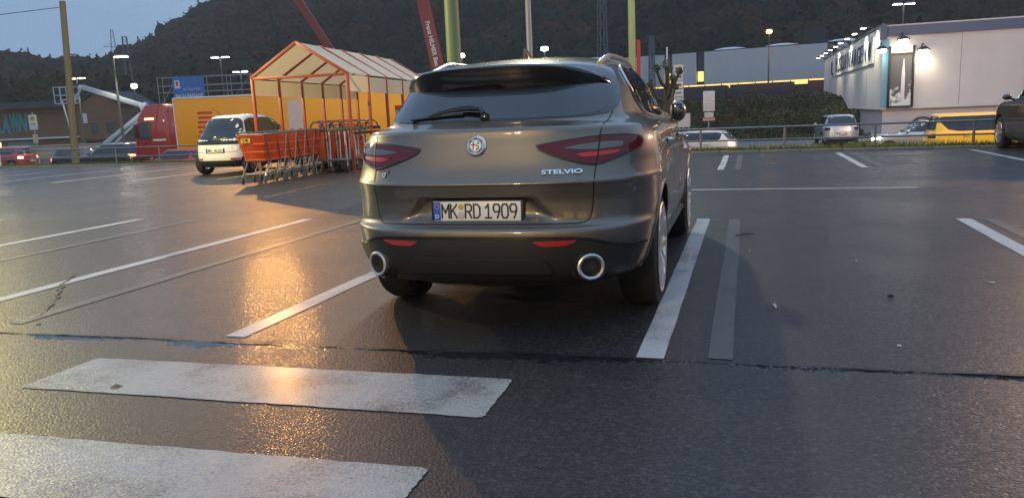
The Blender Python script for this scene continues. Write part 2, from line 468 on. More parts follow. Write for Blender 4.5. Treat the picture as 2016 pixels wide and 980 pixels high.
for poly in ([(-2.34, 4.14), (-0.02, 3.50), (-0.15, 3.04), (-2.50, 3.69)], [(-3.4, 3.42), (-0.33, 2.59), (-0.46, 2.15), (-3.5, 2.95)],
             [(-3.4, 2.45), (-0.62, 1.70), (-0.75, 1.25), (-3.5, 2.0)]):
    q = rounded(poly, 0.03, 3); q = [(a_[0] + (b_[0] - a_[0]) * k_ / 40 + random.uniform(-.004, .004), a_[1] + (b_[1] - a_[1]) * k_ / 40 + random.uniform(-.004, .004)) for a_, b_ in zip(q, q[1:] + q[:1]) for k_ in range(40 if math.dist(a_, b_) > .2 else 1)]; mz.add([(x, y, 0.004) for x, y in q], [tuple(range(len(q)))])
tag(mz.build('zebra_crossing', M_ZEBRA, smooth=0), kind='structure')

# joint along the drain and a tar crack
def ragged_strip(name, p0, p1, w, m, n_=160, amp=0.012, z=0.006):
    p0, p1 = Vector((*p0, 0)), Vector((*p1, 0)); d = (p1 - p0).normalized(); nn = Vector((-d.y, d.x, 0))
    V_ = []
    for s in (-1, 1):
        for i in range(n_ + 1):
            q = p0 + (p1 - p0) * (i / n_); j = (noise2(i * .35, s * 9.1, 5) - .5) * 2 * amp + (noise2(i * .06, 2.2, 8) - .5) * 0.05
            V_.append(q + nn * (s * w / 2 * (0.6 + 0.8 * noise2(i * .2, s * 3.3, 2)) + j) + Vector((0, 0, z)))
    o = n_ + 1
    return tag(MB().add(V_, [(i, i + 1, o + i + 1, o + i) for i in range(n_)]).build(name, m, smooth=0), kind='structure')
ragged_strip('asphalt_joint', (-8.1, 6.09), (6.5, 2.13), 0.013, M_JOINT, 420)
ragged_strip('asphalt_crack', (-3.92, 6.72), (-3.17, 4.96), 0.02, M_JOINT, 60, 0.02)

# grass along the kerb and the bank
def blades(name, n_, tr, vr, h, m, seed=1, zf=None):
    g = np.random.default_rng(seed)
    t = g.uniform(*tr, n_); v = vr[0] + (vr[1] - vr[0]) * g.random(n_) ** 1.3
    dens = noise2(t * 1.1, v * 2, seed); keep = dens > 0.25; t, v, dens = t[keep], v[keep], dens[keep]; n_ = len(t)
    x = K0.x + KD.x * t + KN.x * v; y = K0.y + KD.y * t + KN.y * v; z = ground_z(x, y)
    hh = h * (0.35 + g.random(n_)) * (0.6 + 0.8 * dens); an = g.uniform(0, 2 * PI, n_); w = 0.008 + 0.012 * g.random(n_)
    lean = g.normal(0, 0.4, (n_, 2)) * hh[:, None]
    A = np.stack([x - np.cos(an) * w, y - np.sin(an) * w, z], -1); B = np.stack([x + np.cos(an) * w, y + np.sin(an) * w, z], -1)
    C_ = np.stack([x + lean[:, 0], y + lean[:, 1], z + hh], -1)
    Vv = np.stack([A, B, C_], 1).reshape(-1, 3)
    return tag(np_mesh(name, Vv, np.arange(n_ * 3).reshape(-1, 3), m), kind='stuff')
tag(blades('grass_verge', 30000, (-4, 42), (0.12, 1.1), 0.075, M_GRASS, 1), 'rough green grass growing along the kerb below the railing', 'grass')
tag(blades('lit_grass', 9000, (26, 42), (0.35, 2.6), 0.12, M_LITGRASS, 2), 'tall grass on the bank behind the kerb, its lit yellow tone put into the colour', 'grass')
def undergrowth(n_, seed=6):
    g = np.random.default_rng(seed); x = g.uniform(3, 34, n_); v = g.uniform(33, 56, n_)
    y = K0.y + (v - (x - K0.x) * KN.x) / KN.y; z = ground_z(x, y); d = noise2(x * .5, y * .5, 4)
    p = np.stack([x, y, z + d * d * .7 * g.random(n_)], -1); u = g.normal(0, 1, (n_, 3)); u /= np.linalg.norm(u, axis=1)[:, None]
    w = np.cross(u, g.normal(0, 1, (n_, 3))); w /= np.linalg.norm(w, axis=1)[:, None]; s_ = .07 + .1 * g.random((n_, 1))
    return np.stack([p - u * s_, p - w * s_ * .6, p + u * s_, p + w * s_ * .6], 1).reshape(-1, 3), np.arange(n_ * 4).reshape(-1, 4)
tag(np_mesh('bank_undergrowth', *undergrowth(90000), mat('undergrowth_leaf', (0.05, 0.055, 0.018), .85, var=.6, scale=.8)), 'low tangled undergrowth covering the railway bank', 'undergrowth', kind='stuff')
tag(blades('bank_grass', 14000, (32, 46), (21.9, 25.0), 0.25, M_GRASS, 3), 'patchy grass strip at the foot of the white hall', 'grass')
# ------------------------------------------------------------------ car bodies: stacked plan outlines
def pchip(xs, ys, q):
    xs, ys, q = np.asarray(xs, float), np.asarray(ys, float), np.asarray(q, float)
    h = np.diff(xs); d = np.diff(ys) / h; m = np.zeros_like(ys)
    for i in range(1, len(xs) - 1):
        if d[i - 1] * d[i] > 0:
            w1, w2 = 2 * h[i] + h[i - 1], h[i] + 2 * h[i - 1]
            m[i] = (w1 + w2) / (w1 / d[i - 1] + w2 / d[i])
    m[0], m[-1] = d[0], d[-1]
    i = np.clip(np.searchsorted(xs, q) - 1, 0, len(h) - 1); t = (q - xs[i]) / h[i]
    return ((1 + 2 * t) * (1 - t) ** 2 * ys[i] + t * (1 - t) ** 2 * h[i] * m[i] + t * t * (3 - 2 * t) * ys[i + 1] + t * t * (t - 1) * h[i] * m[i + 1])

class Surf:
    """rows: z, half width, rear y, rear corner depth, rear power, front y, front corner depth, front power"""
    def __init__(s, rows, nr=40, ns=30, nf=26, scale=(1, 1, 1), deform=None):
        s.a = np.array(rows, float); s.nr, s.ns, s.nf = nr, ns, nf; s.sc = scale; s.deform = deform; s.cache = {}
    def half(s, z, raw=False):
        key = round(z, 4)
        if key in s.cache: return s.cache[key]
        z_ = min(max(z, s.a[0, 0]), s.a[-1, 0])
        w, yr, Dr, pr, yf, Df, pf = [float(pchip(s.a[:, 0], s.a[:, k], np.array([z_]))[0]) for k in range(1, 8)]
        L = yf - yr
        if Dr + Df > L: k = L / (Dr + Df); Dr *= k; Df *= k
        def arc(p, D, y0, sg, n):
            t = np.linspace(0, PI / 2, 240)
            x = w * np.sin(t) ** (2 / p); y = D * (1 - np.cos(t) ** 1.0)
            x[-1] = w; y[-1] = D
            l = np.concatenate([[0], np.cumsum(np.hypot(np.diff(x), np.diff(y)))])
            q = np.linspace(0, l[-1], n)
            return np.interp(q, l, x), y0 + sg * np.interp(q, l, y)
        xr, yr_ = arc(pr, Dr, yr, 1, s.nr); xf, yf_ = arc(pf, Df, yf, -1, s.nf)
        ys = np.linspace(yr + Dr, yf - Df, s.ns + 2)[1:-1]
        x = np.concatenate([xr, np.full(s.ns, w), xf[::-1]]); y = np.concatenate([yr_, ys, yf_[::-1]])
        if s.deform: x, y = s.deform(x, y, z_)
        out = (x * s.sc[0], y * s.sc[1]); s.cache[key] = out
        return out
    def P(s, mode, u, z):
        """u is x for 'rear'/'front', y for 'left'/'right' (template metres)"""
        x, y = s.half(z); zz = z * s.sc[2]
        if mode in ('rear', 'front'):
            sg = -1 if u < 0 else 1; q = abs(u) * s.sc[0]
            k = int(np.argmax(x))
            if mode == 'rear': yy = np.interp(q, x[:s.nr], y[:s.nr])
            else: yy = np.interp(q, x[-s.nf:][::-1], y[-s.nf:][::-1])
            return Vector((sg * q, float(yy), zz))
        xx = np.interp(u * s.sc[1], y, x)
        return Vector((float(xx) * (1 if mode == 'right' else -1), u * s.sc[1], zz))
    def N(s, mode, u, z, e=0.012):
        a = s.P(mode, u + e, z) - s.P(mode, u - e, z); b = s.P(mode, u, z + e) - s.P(mode, u, z - e)
        n = a.cross(b)
        if n.length < 1e-9: n = Vector((0, -1, 0))
        n.normalize()
        ref = {'rear': Vector((0, -1, 0.3)), 'front': Vector((0, 1, 0.3)), 'right': Vector((1, 0, 0.2)), 'left': Vector((-1, 0, 0.2))}[mode]
        return n if n.dot(ref) > 0 else -n
    def body(s, zs):
        V_, F_ = [], []
        n = 0
        for z in zs:
            x, y = s.half(z); xx = np.concatenate([x, -x[1:-1][::-1]]); yy = np.concatenate([y, y[1:-1][::-1]])
            n = len(xx); V_ += [(a, b, z * s.sc[2]) for a, b in zip(xx, yy)]
        for i in range(len(zs) - 1):
            for j in range(n):
                F_.append((i * n + j, i * n + (j + 1) % n, (i + 1) * n + (j + 1) % n, (i + 1) * n + j))
        F_.append(tuple(range(n))[::-1]); F_.append(tuple(range((len(zs) - 1) * n, len(zs) * n)))
        return V_, F_
    def patch(s, mode, poly, off, res=0.05, skirt=0.012):
        """thin moulded panel following the body; poly in (u, z)"""
        bm = bmesh.new()
        f = bm.faces.new([bm.verts.new((p[0], p[1], 0)) for p in poly])
        bmesh.ops.triangulate(bm, faces=[f])
        us = [p[0] for p in poly]; zs = [p[1] for p in poly]
        for lo, hi, ax in ((min(us), max(us), 0), (min(zs), max(zs), 1)):
            k = int((hi - lo) / res)
            for i in range(1, k + 1):
                c = lo + (hi - lo) * i / (k + 1); no = Vector((0, 0, 0)); no[ax] = 1; co = Vector((0, 0, 0)); co[ax] = c
                bmesh.ops.bisect_plane(bm, geom=list(bm.verts) + list(bm.edges) + list(bm.faces), plane_co=co, plane_no=no, dist=1e-6)
        mb = MB(); base = {}
        bm.verts.index_update()
        pts = []
        for v in bm.verts:
            p = s.P(mode, v.co.x, v.co.y); nn = s.N(mode, v.co.x, v.co.y)
            pts.append((p + nn * off, p - nn * skirt))
        top = [a for a, _ in pts]; low = [c for _, c in pts]; k = len(pts)
        F_ = [[v.index for v in f.verts] for f in bm.faces]
        for e in bm.edges:
            if len(e.link_faces) == 1:
                a, c = e.verts[0].index, e.verts[1].index; F_.append([a, c, c + k, a + k])
        bm.free()
        return MB().add(top + low, F_)
    def ribbon(s, mode, line, w, off, mb=None, closed=False):
        mb = mb or MB(); pts = [Vector(p) for p in line]; k = len(pts); A, B = [], []
        for i in range(k):
            t = (pts[(i + 1) % k] - pts[i - 1]) if closed else pts[min(i + 1, k - 1)] - pts[max(i - 1, 0)]
            t.normalize(); n = Vector((-t.y, t.x)) * w / 2
            for L, q in ((A, pts[i] - n), (B, pts[i] + n)):
                L.append(s.P(mode, q.x, q.y) + s.N(mode, q.x, q.y) * off)
        F_ = [(i, (i + 1) % k, k + (i + 1) % k, k + i) for i in range(k if closed else k - 1)]
        return mb.add(A + B, F_)

def dens(line, step=0.03):
    out = [line[0]]
    for a, b in zip(line, line[1:]):
        n = max(1, int(math.hypot(b[0] - a[0], b[1] - a[1]) / step))
        out += [(a[0] + (b[0] - a[0]) * i / n, a[1] + (b[1] - a[1]) * i / n) for i in range(1, n + 1)]
    return out

# ------------------------------------------------------------------ car materials
def car_paint(name, color, metal=0.6, rough=0.36, drops=0.0, coat=1.0):
    m, n, l, p = newmat(name)
    p.inputs['Base Color'].default_value = (*color, 1); p.inputs['Metallic'].default_value = metal
    p.inputs['Coat Weight'].default_value = coat; p.inputs['Coat Roughness'].default_value = 0.04
    tcn = n.new('ShaderNodeTexCoord')
    fl = n.new('ShaderNodeTexVoronoi'); fl.inputs['Scale'].default_value = 900.0
    l.new(tcn.outputs['Object'], fl.inputs['Vector'])
    dirt = n.new('ShaderNodeTexNoise'); dirt.inputs['Scale'].default_value = 3.5; dirt.inputs['Detail'].default_value = 8
    l.new(tcn.outputs['Object'], dirt.inputs['Vector'])
    mr = n.new('ShaderNodeMapRange'); mr.inputs['To Min'].default_value = rough - 0.06; mr.inputs['To Max'].default_value = rough + 0.1
    l.new(dirt.outputs['Fac'], mr.inputs['Value']); l.new(mr.outputs['Result'], p.inputs['Roughness'])
    cr2 = n.new('ShaderNodeMapRange'); cr2.inputs['From Min'].default_value = 0.45; cr2.inputs['From Max'].default_value = 0.75
    cr2.inputs['To Min'].default_value = 0.03; cr2.inputs['To Max'].default_value = 0.16
    l.new(dirt.outputs['Fac'], cr2.inputs['Value']); l.new(cr2.outputs['Result'], p.inputs['Coat Roughness'])
    if drops:
        vd = n.new('ShaderNodeTexVoronoi'); vd.inputs['Scale'].default_value = 55.0
        l.new(tcn.outputs['Object'], vd.inputs['Vector'])
        rp = n.new('ShaderNodeMapRange'); rp.inputs['From Min'].default_value = 0.0; rp.inputs['From Max'].default_value = 0.16
        rp.inputs['To Min'].default_value = 1.0; rp.inputs['To Max'].default_value = 0.0
        l.new(vd.outputs['Distance'], rp.inputs['Value'])
        b = n.new('ShaderNodeBump'); b.inputs['Strength'].default_value = drops; b.inputs['Distance'].default_value = 0.004
        l.new(rp.outputs['Result'], b.inputs['Height']); l.new(b.outputs['Normal'], p.inputs['Coat Normal'])
    return m
M_HERO = car_paint('grey_brown_metallic', (0.138, 0.122, 0.098), 0.76, 0.40, drops=0.10)
M_GLASSD = mat('tinted_glass', (0.006, 0.007, 0.008), 0.04, spec=0.8, var=0.0, coat=0.4, coat_rough=0.02)
M_BLACKG = mat('gloss_black_trim', (0.008, 0.008, 0.008), 0.14, var=0.1, coat=0.5)
M_CLAD = mat('black_plastic_cladding', (0.02, 0.02, 0.019), 0.42, bump=0.08, bscale=350)
M_UNDER = mat('underbody_black', (0.008, 0.008, 0.008), 0.85)
M_TYRE = mat('tyre_rubber', (0.007, 0.007, 0.007), 0.85, bump=0.25, bscale=90)
M_RIM = mat('alloy_rim', (0.78, 0.77, 0.75), 0.3, metal=1.0, var=0.1)
M_CHROME = mat('chrome', (0.75, 0.74, 0.72), 0.1, metal=1.0, var=0.04)
M_SATIN = mat('satin_metal', (0.6, 0.59, 0.57), 0.3, metal=1.0, var=0.05)
M_LAMPRED = mat('red_lamp_glass', (0.085, 0.002, 0.004), 0.10, coat=0.25, coat_rough=0.02, spec=0.4)
M_LAMPBRT = mat('bright_red_reflector', (0.42, 0.018, 0.012), 0.25, coat=.3)
M_LAMPCLR = mat('smoked_clear_lens', (0.11, 0.11, 0.095), 0.12, metal=0.5, coat=1.0)
M_REFL = mat('red_reflector', (0.42, 0.02, 0.02), 0.3, coat=0.6)
M_PLATE = mat('plate_white', (0.78, 0.78, 0.74), 0.35, var=0.02)
M_PBLACK = mat('plate_black', (0.012, 0.012, 0.012), 0.4)
M_PBLUE = mat('plate_blue', (0.01, 0.11, 0.55), 0.4)
M_YEL = mat('sticker_yellow', (0.6, 0.42, 0.04), 0.5)
M_GREYS = mat('sticker_grey', (0.5, 0.5, 0.48), 0.5, var=0.3, scale=200)
M_TAILON = glow('lit_tail_lamp', (1.0, 0.09, 0.04), 24.0)
M_HEADON = glow('lit_head_lamp', (1.0, 0.83, 0.6), 22.0)
M_AMBER = glow('lit_amber_lamp', (1.0, 0.4, 0.08), 10.0)
M_HEADOFF = mat('headlamp_glass', (0.35, 0.36, 0.38), 0.1, metal=0.6, coat=1.0)

# ------------------------------------------------------------------ wheels
def wheel(parent, loc, r, w, side, rim=0.68, spokes=5, rim_mat=None):
    """tyre with a rim and hub as sub-parts; side +1 faces +X"""
    M = Matrix.Translation(loc) @ Matrix.Rotation(R(90) * side, 4, 'Y')
    h = w / 2; ri = r * rim
    t = MB().lathe([(ri * 0.97, -h * .8), (ri * 1.03, -h * .98), (r * .86, -h), (r * .955, -h * .86), (r * .99, -h * .62), (r, -h * .3), (r, h * .3), (r * .99, h * .62),
                    (r * .955, h * .86), (r * .86, h), (ri * 1.03, h * .98), (ri * .97, h * .8)], 40, cap=False)
    for k in range(3):          # tread grooves as ridges
        t.lathe([(r * 0.992, -h * .3 + k * h * .3 - .012), (r * 1.004, -h * .3 + k * h * .3 - .010), (r * 1.004, -h * .3 + k * h * .3 + .03), (r * 0.992, -h * .3 + k * h * .3 + .032)], 40, cap=False)
    to = t.build('wheel', M_TYRE, parent, M=None); to.matrix_local = M
    b = MB().lathe([(ri * .97, h * .95), (ri * 1.03, h * 1.03), (ri * 1.0, h * 1.06), (ri * .93, h * 1.0), (ri * .88, h * .5), (ri * .84, -h * .6)], 40, cap=False)
    b.lathe([(ri * .22, h * .62), (ri * .2, h * .74), (ri * .05, h * .76)], 20)
    for k in range(spokes):
        a0 = 2 * PI * k / spokes
        for da in (-0.17, 0.17):
            a = a0 + da; a2 = a0 + da * 1.7
            p0 = Vector((math.cos(a0 + da * .6) * ri * .15, math.sin(a0 + da * .6) * ri * .15, h * .80)); p1 = Vector((math.cos(a2) * ri * .9, math.sin(a2) * ri * .93, h * .96))
            b.bar(p0, p1, ri * .13, ri * .1)
    b.build('rim', rim_mat or M_RIM, to)
    MB().lathe([(0.01, -h * .1), (ri * .62, -h * .1), (ri * .62, h * .05), (.01, h * .05)], 24).build('brake_disc', M_UNDER, to)
    return to

STROKES = {'M': [[(0, 0), (0, 1), (.5, .38), (1, 1), (1, 0)]], 'K': [[(0, 0), (0, 1)], [(1, 1), (0, .42)], [(.32, .58), (1, 0)]],
           'R': [[(0, 0), (0, 1), (.7, 1), (1, .86), (1, .62), (.7, .48), (0, .48)], [(.5, .48), (1, 0)]], 'D': [[(0, 0), (0, 1), (.62, 1), (1, .78), (1, .22), (.62, 0), (0, 0)]],
           '1': [[(.05, .74), (.52, 1), (.52, 0)], [(.05, 0), (1, 0)]], '9': [[(1, .62), (.8, .45), (.2, .45), (0, .62), (0, .84), (.2, 1), (.8, 1), (1, .84), (1, .5), (.62, 0)]],
           '0': [[(.22, 0), (0, .2), (0, .8), (.22, 1), (.78, 1), (1, .8), (1, .2), (.78, 0), (.22, 0)]]}
def stroke_plate(fr, left, right):
    xs = [-.208, -.154, -.066, -.016, .052, .101, .150, .199]; eps = 0
    for ch, x in zip((left + right).replace(' ', ''), xs):
        b = MB(); w_ = .042 if ch == 'M' else .036; n = 0
        for line in STROKES[ch]:
            for (a0, c0), (a1, c1) in zip(line, line[1:]):
                p, q = Vector((x + a0 * w_, 0, -.034 + c0 * .076)), Vector((x + a1 * w_, 0, -.034 + c1 * .076)); d = (q - p).normalized() * .0042; n += 1
                y = Vector((0, -.0128 - .00006 * n, 0)); b.bar(p - d + y, q + d + y, .0024, .0092, up=(d.z, 0, -d.x))
        b.build('plate_character', M_PBLACK, fr, smooth=0)

def plate(parent, P, nrm_tilt, left, right, dealer=None, wid=0.52, hgt=0.11, detail=True):
    """number plate in the XZ plane at P facing -Y"""
    fr = MB().box((0, 0.0, -0.008 if dealer else 0), (wid + .03, 0.016, hgt + (.038 if dealer else .016))).build('plate_frame', M_PBLACK, parent, bevel=0.005)
    fr.location = P; fr.rotation_euler = (nrm_tilt, 0, 0)
    MB().box((0, -.010, .004), (wid, 0.004, hgt)).build('number_plate', M_PLATE, fr, bevel=0.001)
    MB().box((-wid / 2 + .022, -.0125, .004), (.042, .003, hgt - .006)).build('country_band', M_PBLUE, fr)
    hh = hgt * .68
    if detail: stroke_plate(fr, left, right)
    else:
     text_mb(left, hh, .002, width=wid * .185 if detail else wid * .26, bold=.002, M=Matrix.Translation((-wid * (.29 if detail else .25), -.0125, .004))).build('plate_characters', M_PBLACK, fr, smooth=0)
     text_mb(right, hh, .002, width=wid * .53 if detail else wid * .45, bold=.012, M=Matrix.Translation((wid * (.215 if detail else .2), -.0125, .004))).build('plate_characters', M_PBLACK, fr, smooth=0)
    if detail:
        text_mb('D', hgt * .2, .002, bold=.02, M=Matrix.Translation((-wid / 2 + .022, -.0145, -.025))).build('country_letter', M_PLATE, fr, smooth=0)
        st = MB()
        for k in range(12):
            a = k * PI / 6; st.box((-wid / 2 + .022 + math.cos(a) * .013, -.0145, .03 + math.sin(a) * .013), (.004, .002, .004))
        st.build('star_ring', M_YEL, fr, smooth=0)
        for z, m_, r_ in ((.029, M_YEL, .0165), (-.020, M_GREYS, .021)):
            MB().lathe([(r_, 0), (r_, .003), (r_ * .8, .004)], 20, M=Matrix.Translation((-wid * .178, -.012, z)) @ Matrix.Rotation(R(90), 4, 'X')).build('plate_sticker', m_, fr)
    if dealer:
        text_mb(dealer, .017, .002, bold=.03, width=.085, M=Matrix.Translation((0, -.009, -hgt / 2 - .0135))).build('dealer_lettering', M_PLATE, fr, smooth=0)
        for k, (x, m_) in enumerate(((-.17, M_GREYS), (-.135, M_GREYS), (-.10, M_PLATE), (.14, M_GREYS), (.185, M_YEL), (.23, M_GREYS))):
            MB().lathe([(.007, 0), (.007, .002), (.001, .0022)], 12, M=Matrix.Translation((x, -.008, -hgt / 2 - .0135)) @ Matrix.Rotation(R(90), 4, 'X')).build('dealer_logo', m_, fr)
    return fr

def cut_arches(V_, F_, axles, r, halfw, name, mats, parent, inner=0.45, smooth=40):
    """body mesh with the wheel openings cut out and dark wheel housings left inside"""
    def mk(nm, v, f):
        me = bpy.data.meshes.new(nm); me.from_pydata(v, [], f)
        bm = bmesh.new(); bm.from_mesh(me); bmesh.ops.recalc_face_normals(bm, faces=bm.faces); bm.to_mesh(me); bm.free()
        o = bpy.data.objects.new(nm, me); col.objects.link(o); return o
    o = mk(name, V_, F_)
    c = MB()
    for ya, za in axles:
        for sx in (-1, 1):
            c.lathe([(r, inner - halfw), (r, 0.35)], 48, M=Matrix.Translation((sx * halfw, ya, za)) @ Matrix.Rotation(R(90) * sx, 4, 'Y'))
    co = mk('cutter', c.v, c.f)
    md = o.modifiers.new('b', 'BOOLEAN'); md.operation = 'DIFFERENCE'; md.object = co; md.solver = 'EXACT'
    bpy.context.view_layer.update()
    me = bpy.data.meshes.new_from_object(o.evaluated_get(bpy.context.evaluated_depsgraph_get()))
    bpy.data.objects.remove(o); bpy.data.objects.remove(co)
    me.materials.clear()
    out = link_mesh(name, me, mats, parent, smooth)
    for p in me.polygons:
        q = p.center
        p.material_index = 0
        for ya, za in axles:
            if math.hypot(q.y - ya, q.z - za) < r * 1.004 and abs(q.x) < halfw * 1.1 and (abs(p.normal.x) < .5 or abs(q.x) < inner + .06):
                p.material_index = 1
        if q.z < min(v[2] for v in V_[:2]) + .004 and p.normal.z < -.5: p.material_index = 1
    me.update()
    return out

# ------------------------------------------------------------------ the hero SUV
HERO = [  # z     w     yr     Dr   pr   yf    Df   pf
    (0.22, 0.7, 0.34, 0.6, 3.6, 4.4, 0.6, 3),
    (0.29, 0.86, 0.16, 0.68, 3.6, 4.52, 0.75, 3),
    (0.33, 0.895, 0.085, 0.68, 3.6, 4.58, 0.8, 3),
    (0.42, 0.922, 0.03, 0.68, 3.6, 4.66, 0.85, 3),
    (0.5, 0.936, 0.008, 0.68, 3.6, 4.685, 0.85, 3),
    (0.57, 0.942, 0, 0.68, 3.6, 4.687, 0.86, 3),
    (0.61, 0.946, 0.004, 0.68, 3.6, 4.685, 0.86, 3),
    (0.635, 0.946, 0.04, 0.68, 3.6, 4.68, 0.86, 3),
    (0.66, 0.946, 0.058, 0.68, 3.6, 4.675, 0.86, 3),
    (0.75, 0.946, 0.064, 0.68, 3.6, 4.65, 0.88, 3),
    (0.84, 0.948, 0.048, 0.68, 3.6, 4.58, 0.92, 3),
    (0.868, 0.948, 0.04, 0.68, 3.6, 4.54, 0.95, 3),
    (0.89, 0.946, 0.056, 0.68, 3.6, 4.5, 1, 3),
    (0.95, 0.942, 0.088, 0.68, 3.6, 4.32, 1.1, 2.8),
    (1.02, 0.936, 0.112, 0.66, 3.6, 3.95, 1.1, 2.6),
    (1.08, 0.928, 0.13, 0.66, 3.6, 3.55, 0.9, 2.6),
    (1.13, 0.908, 0.145, 0.66, 3.6, 3.3, 0.6, 3),
    (1.162, 0.876, 0.153, 0.63, 3.7, 3.22, 0.5, 3.2),
    (1.17, 0.862, 0.163, 0.63, 3.7, 3.21, 0.5, 3.2),
    (1.19, 0.825, 0.203, 0.78, 3.4, 3.17, 0.45, 3.4),
    (1.215, 0.795, 0.248, 0.72, 3.5, 3.12, 0.45, 3.4),
    (1.26, 0.776, 0.292, 0.7, 3.5, 3.03, 0.45, 3.4),
    (1.34, 0.748, 0.368, 0.7, 3.5, 2.87, 0.45, 3.4),
    (1.42, 0.715, 0.445, 0.7, 3.5, 2.72, 0.45, 3.4),
    (1.5, 0.668, 0.54, 0.7, 3.4, 2.55, 0.45, 3.2),
    (1.55, 0.62, 0.68, 0.75, 3.2, 2.43, 0.45, 3),
    (1.59, 0.545, 0.93, 0.75, 2.8, 2.32, 0.5, 2.8),
    (1.615, 0.45, 1.22, 0.7, 2.6, 2.22, 0.5, 2.6),
    (1.632, 0.31, 1.45, 0.5, 2.4, 2.1, 0.4, 2.4),
    (1.64, 0.12, 1.7, 0.15, 2.2, 1.95, 0.15, 2.2)]
AX_R, AX_F = 0.95, 3.765

def trap_depth(x, z):
    """depth of the number plate recess in the tailgate"""
    wz = np.interp(z, [0.66, 0.79], [0.485, 0.345])
    d = smoothstep(0.0, 0.075, wz - np.abs(x)) * smoothstep(0.0, 0.022, 0.797 - z) * (smoothstep(0.64, 0.70, z))
    return d

def hero_deform(x, y, z):
    rear = (y < 0.5)
    y = y + np.where(rear, 0.038 * trap_depth(x, z), 0)
    bell = math.exp(-((z - 0.80) / 0.27) ** 2)
    for ya, A in ((AX_R, 0.022), (AX_F, 0.02)):
        x = x + A * bell * np.exp(-((y - ya) / 0.55) ** 2) * (x > 0.6)
    # scooped doors
    x = x - 0.03 * math.exp(-((z - 0.72) / 0.2) ** 2) * np.exp(-((y - 2.35) / 0.75) ** 4) * (x > 0.6)
    # bumper corner scoop above the cladding and a soft crease round the corner
    return x, y

def side_windows(S, root, poly_r, split, trim=True, m=M_GLASSD, chrome=M_SATIN):
    for side in ('right', 'left'):
        g = S.patch(side, poly_r, 0.004, 0.08).build('side_window', m, root)
        if trim:
            pts = [S.P(side, u, z) + S.N(side, u, z) * 0.006 for u, z in poly_r]
            MB().tube(pts, 0.011, 6, closed=True).build('window_trim', chrome, root)
        for u0, z0, u1, z1 in split:
            S.ribbon(side, dens([(u0, z0), (u1, z1)], .06), 0.07, 0.008).build('door_pillar', M_BLACKG, root)

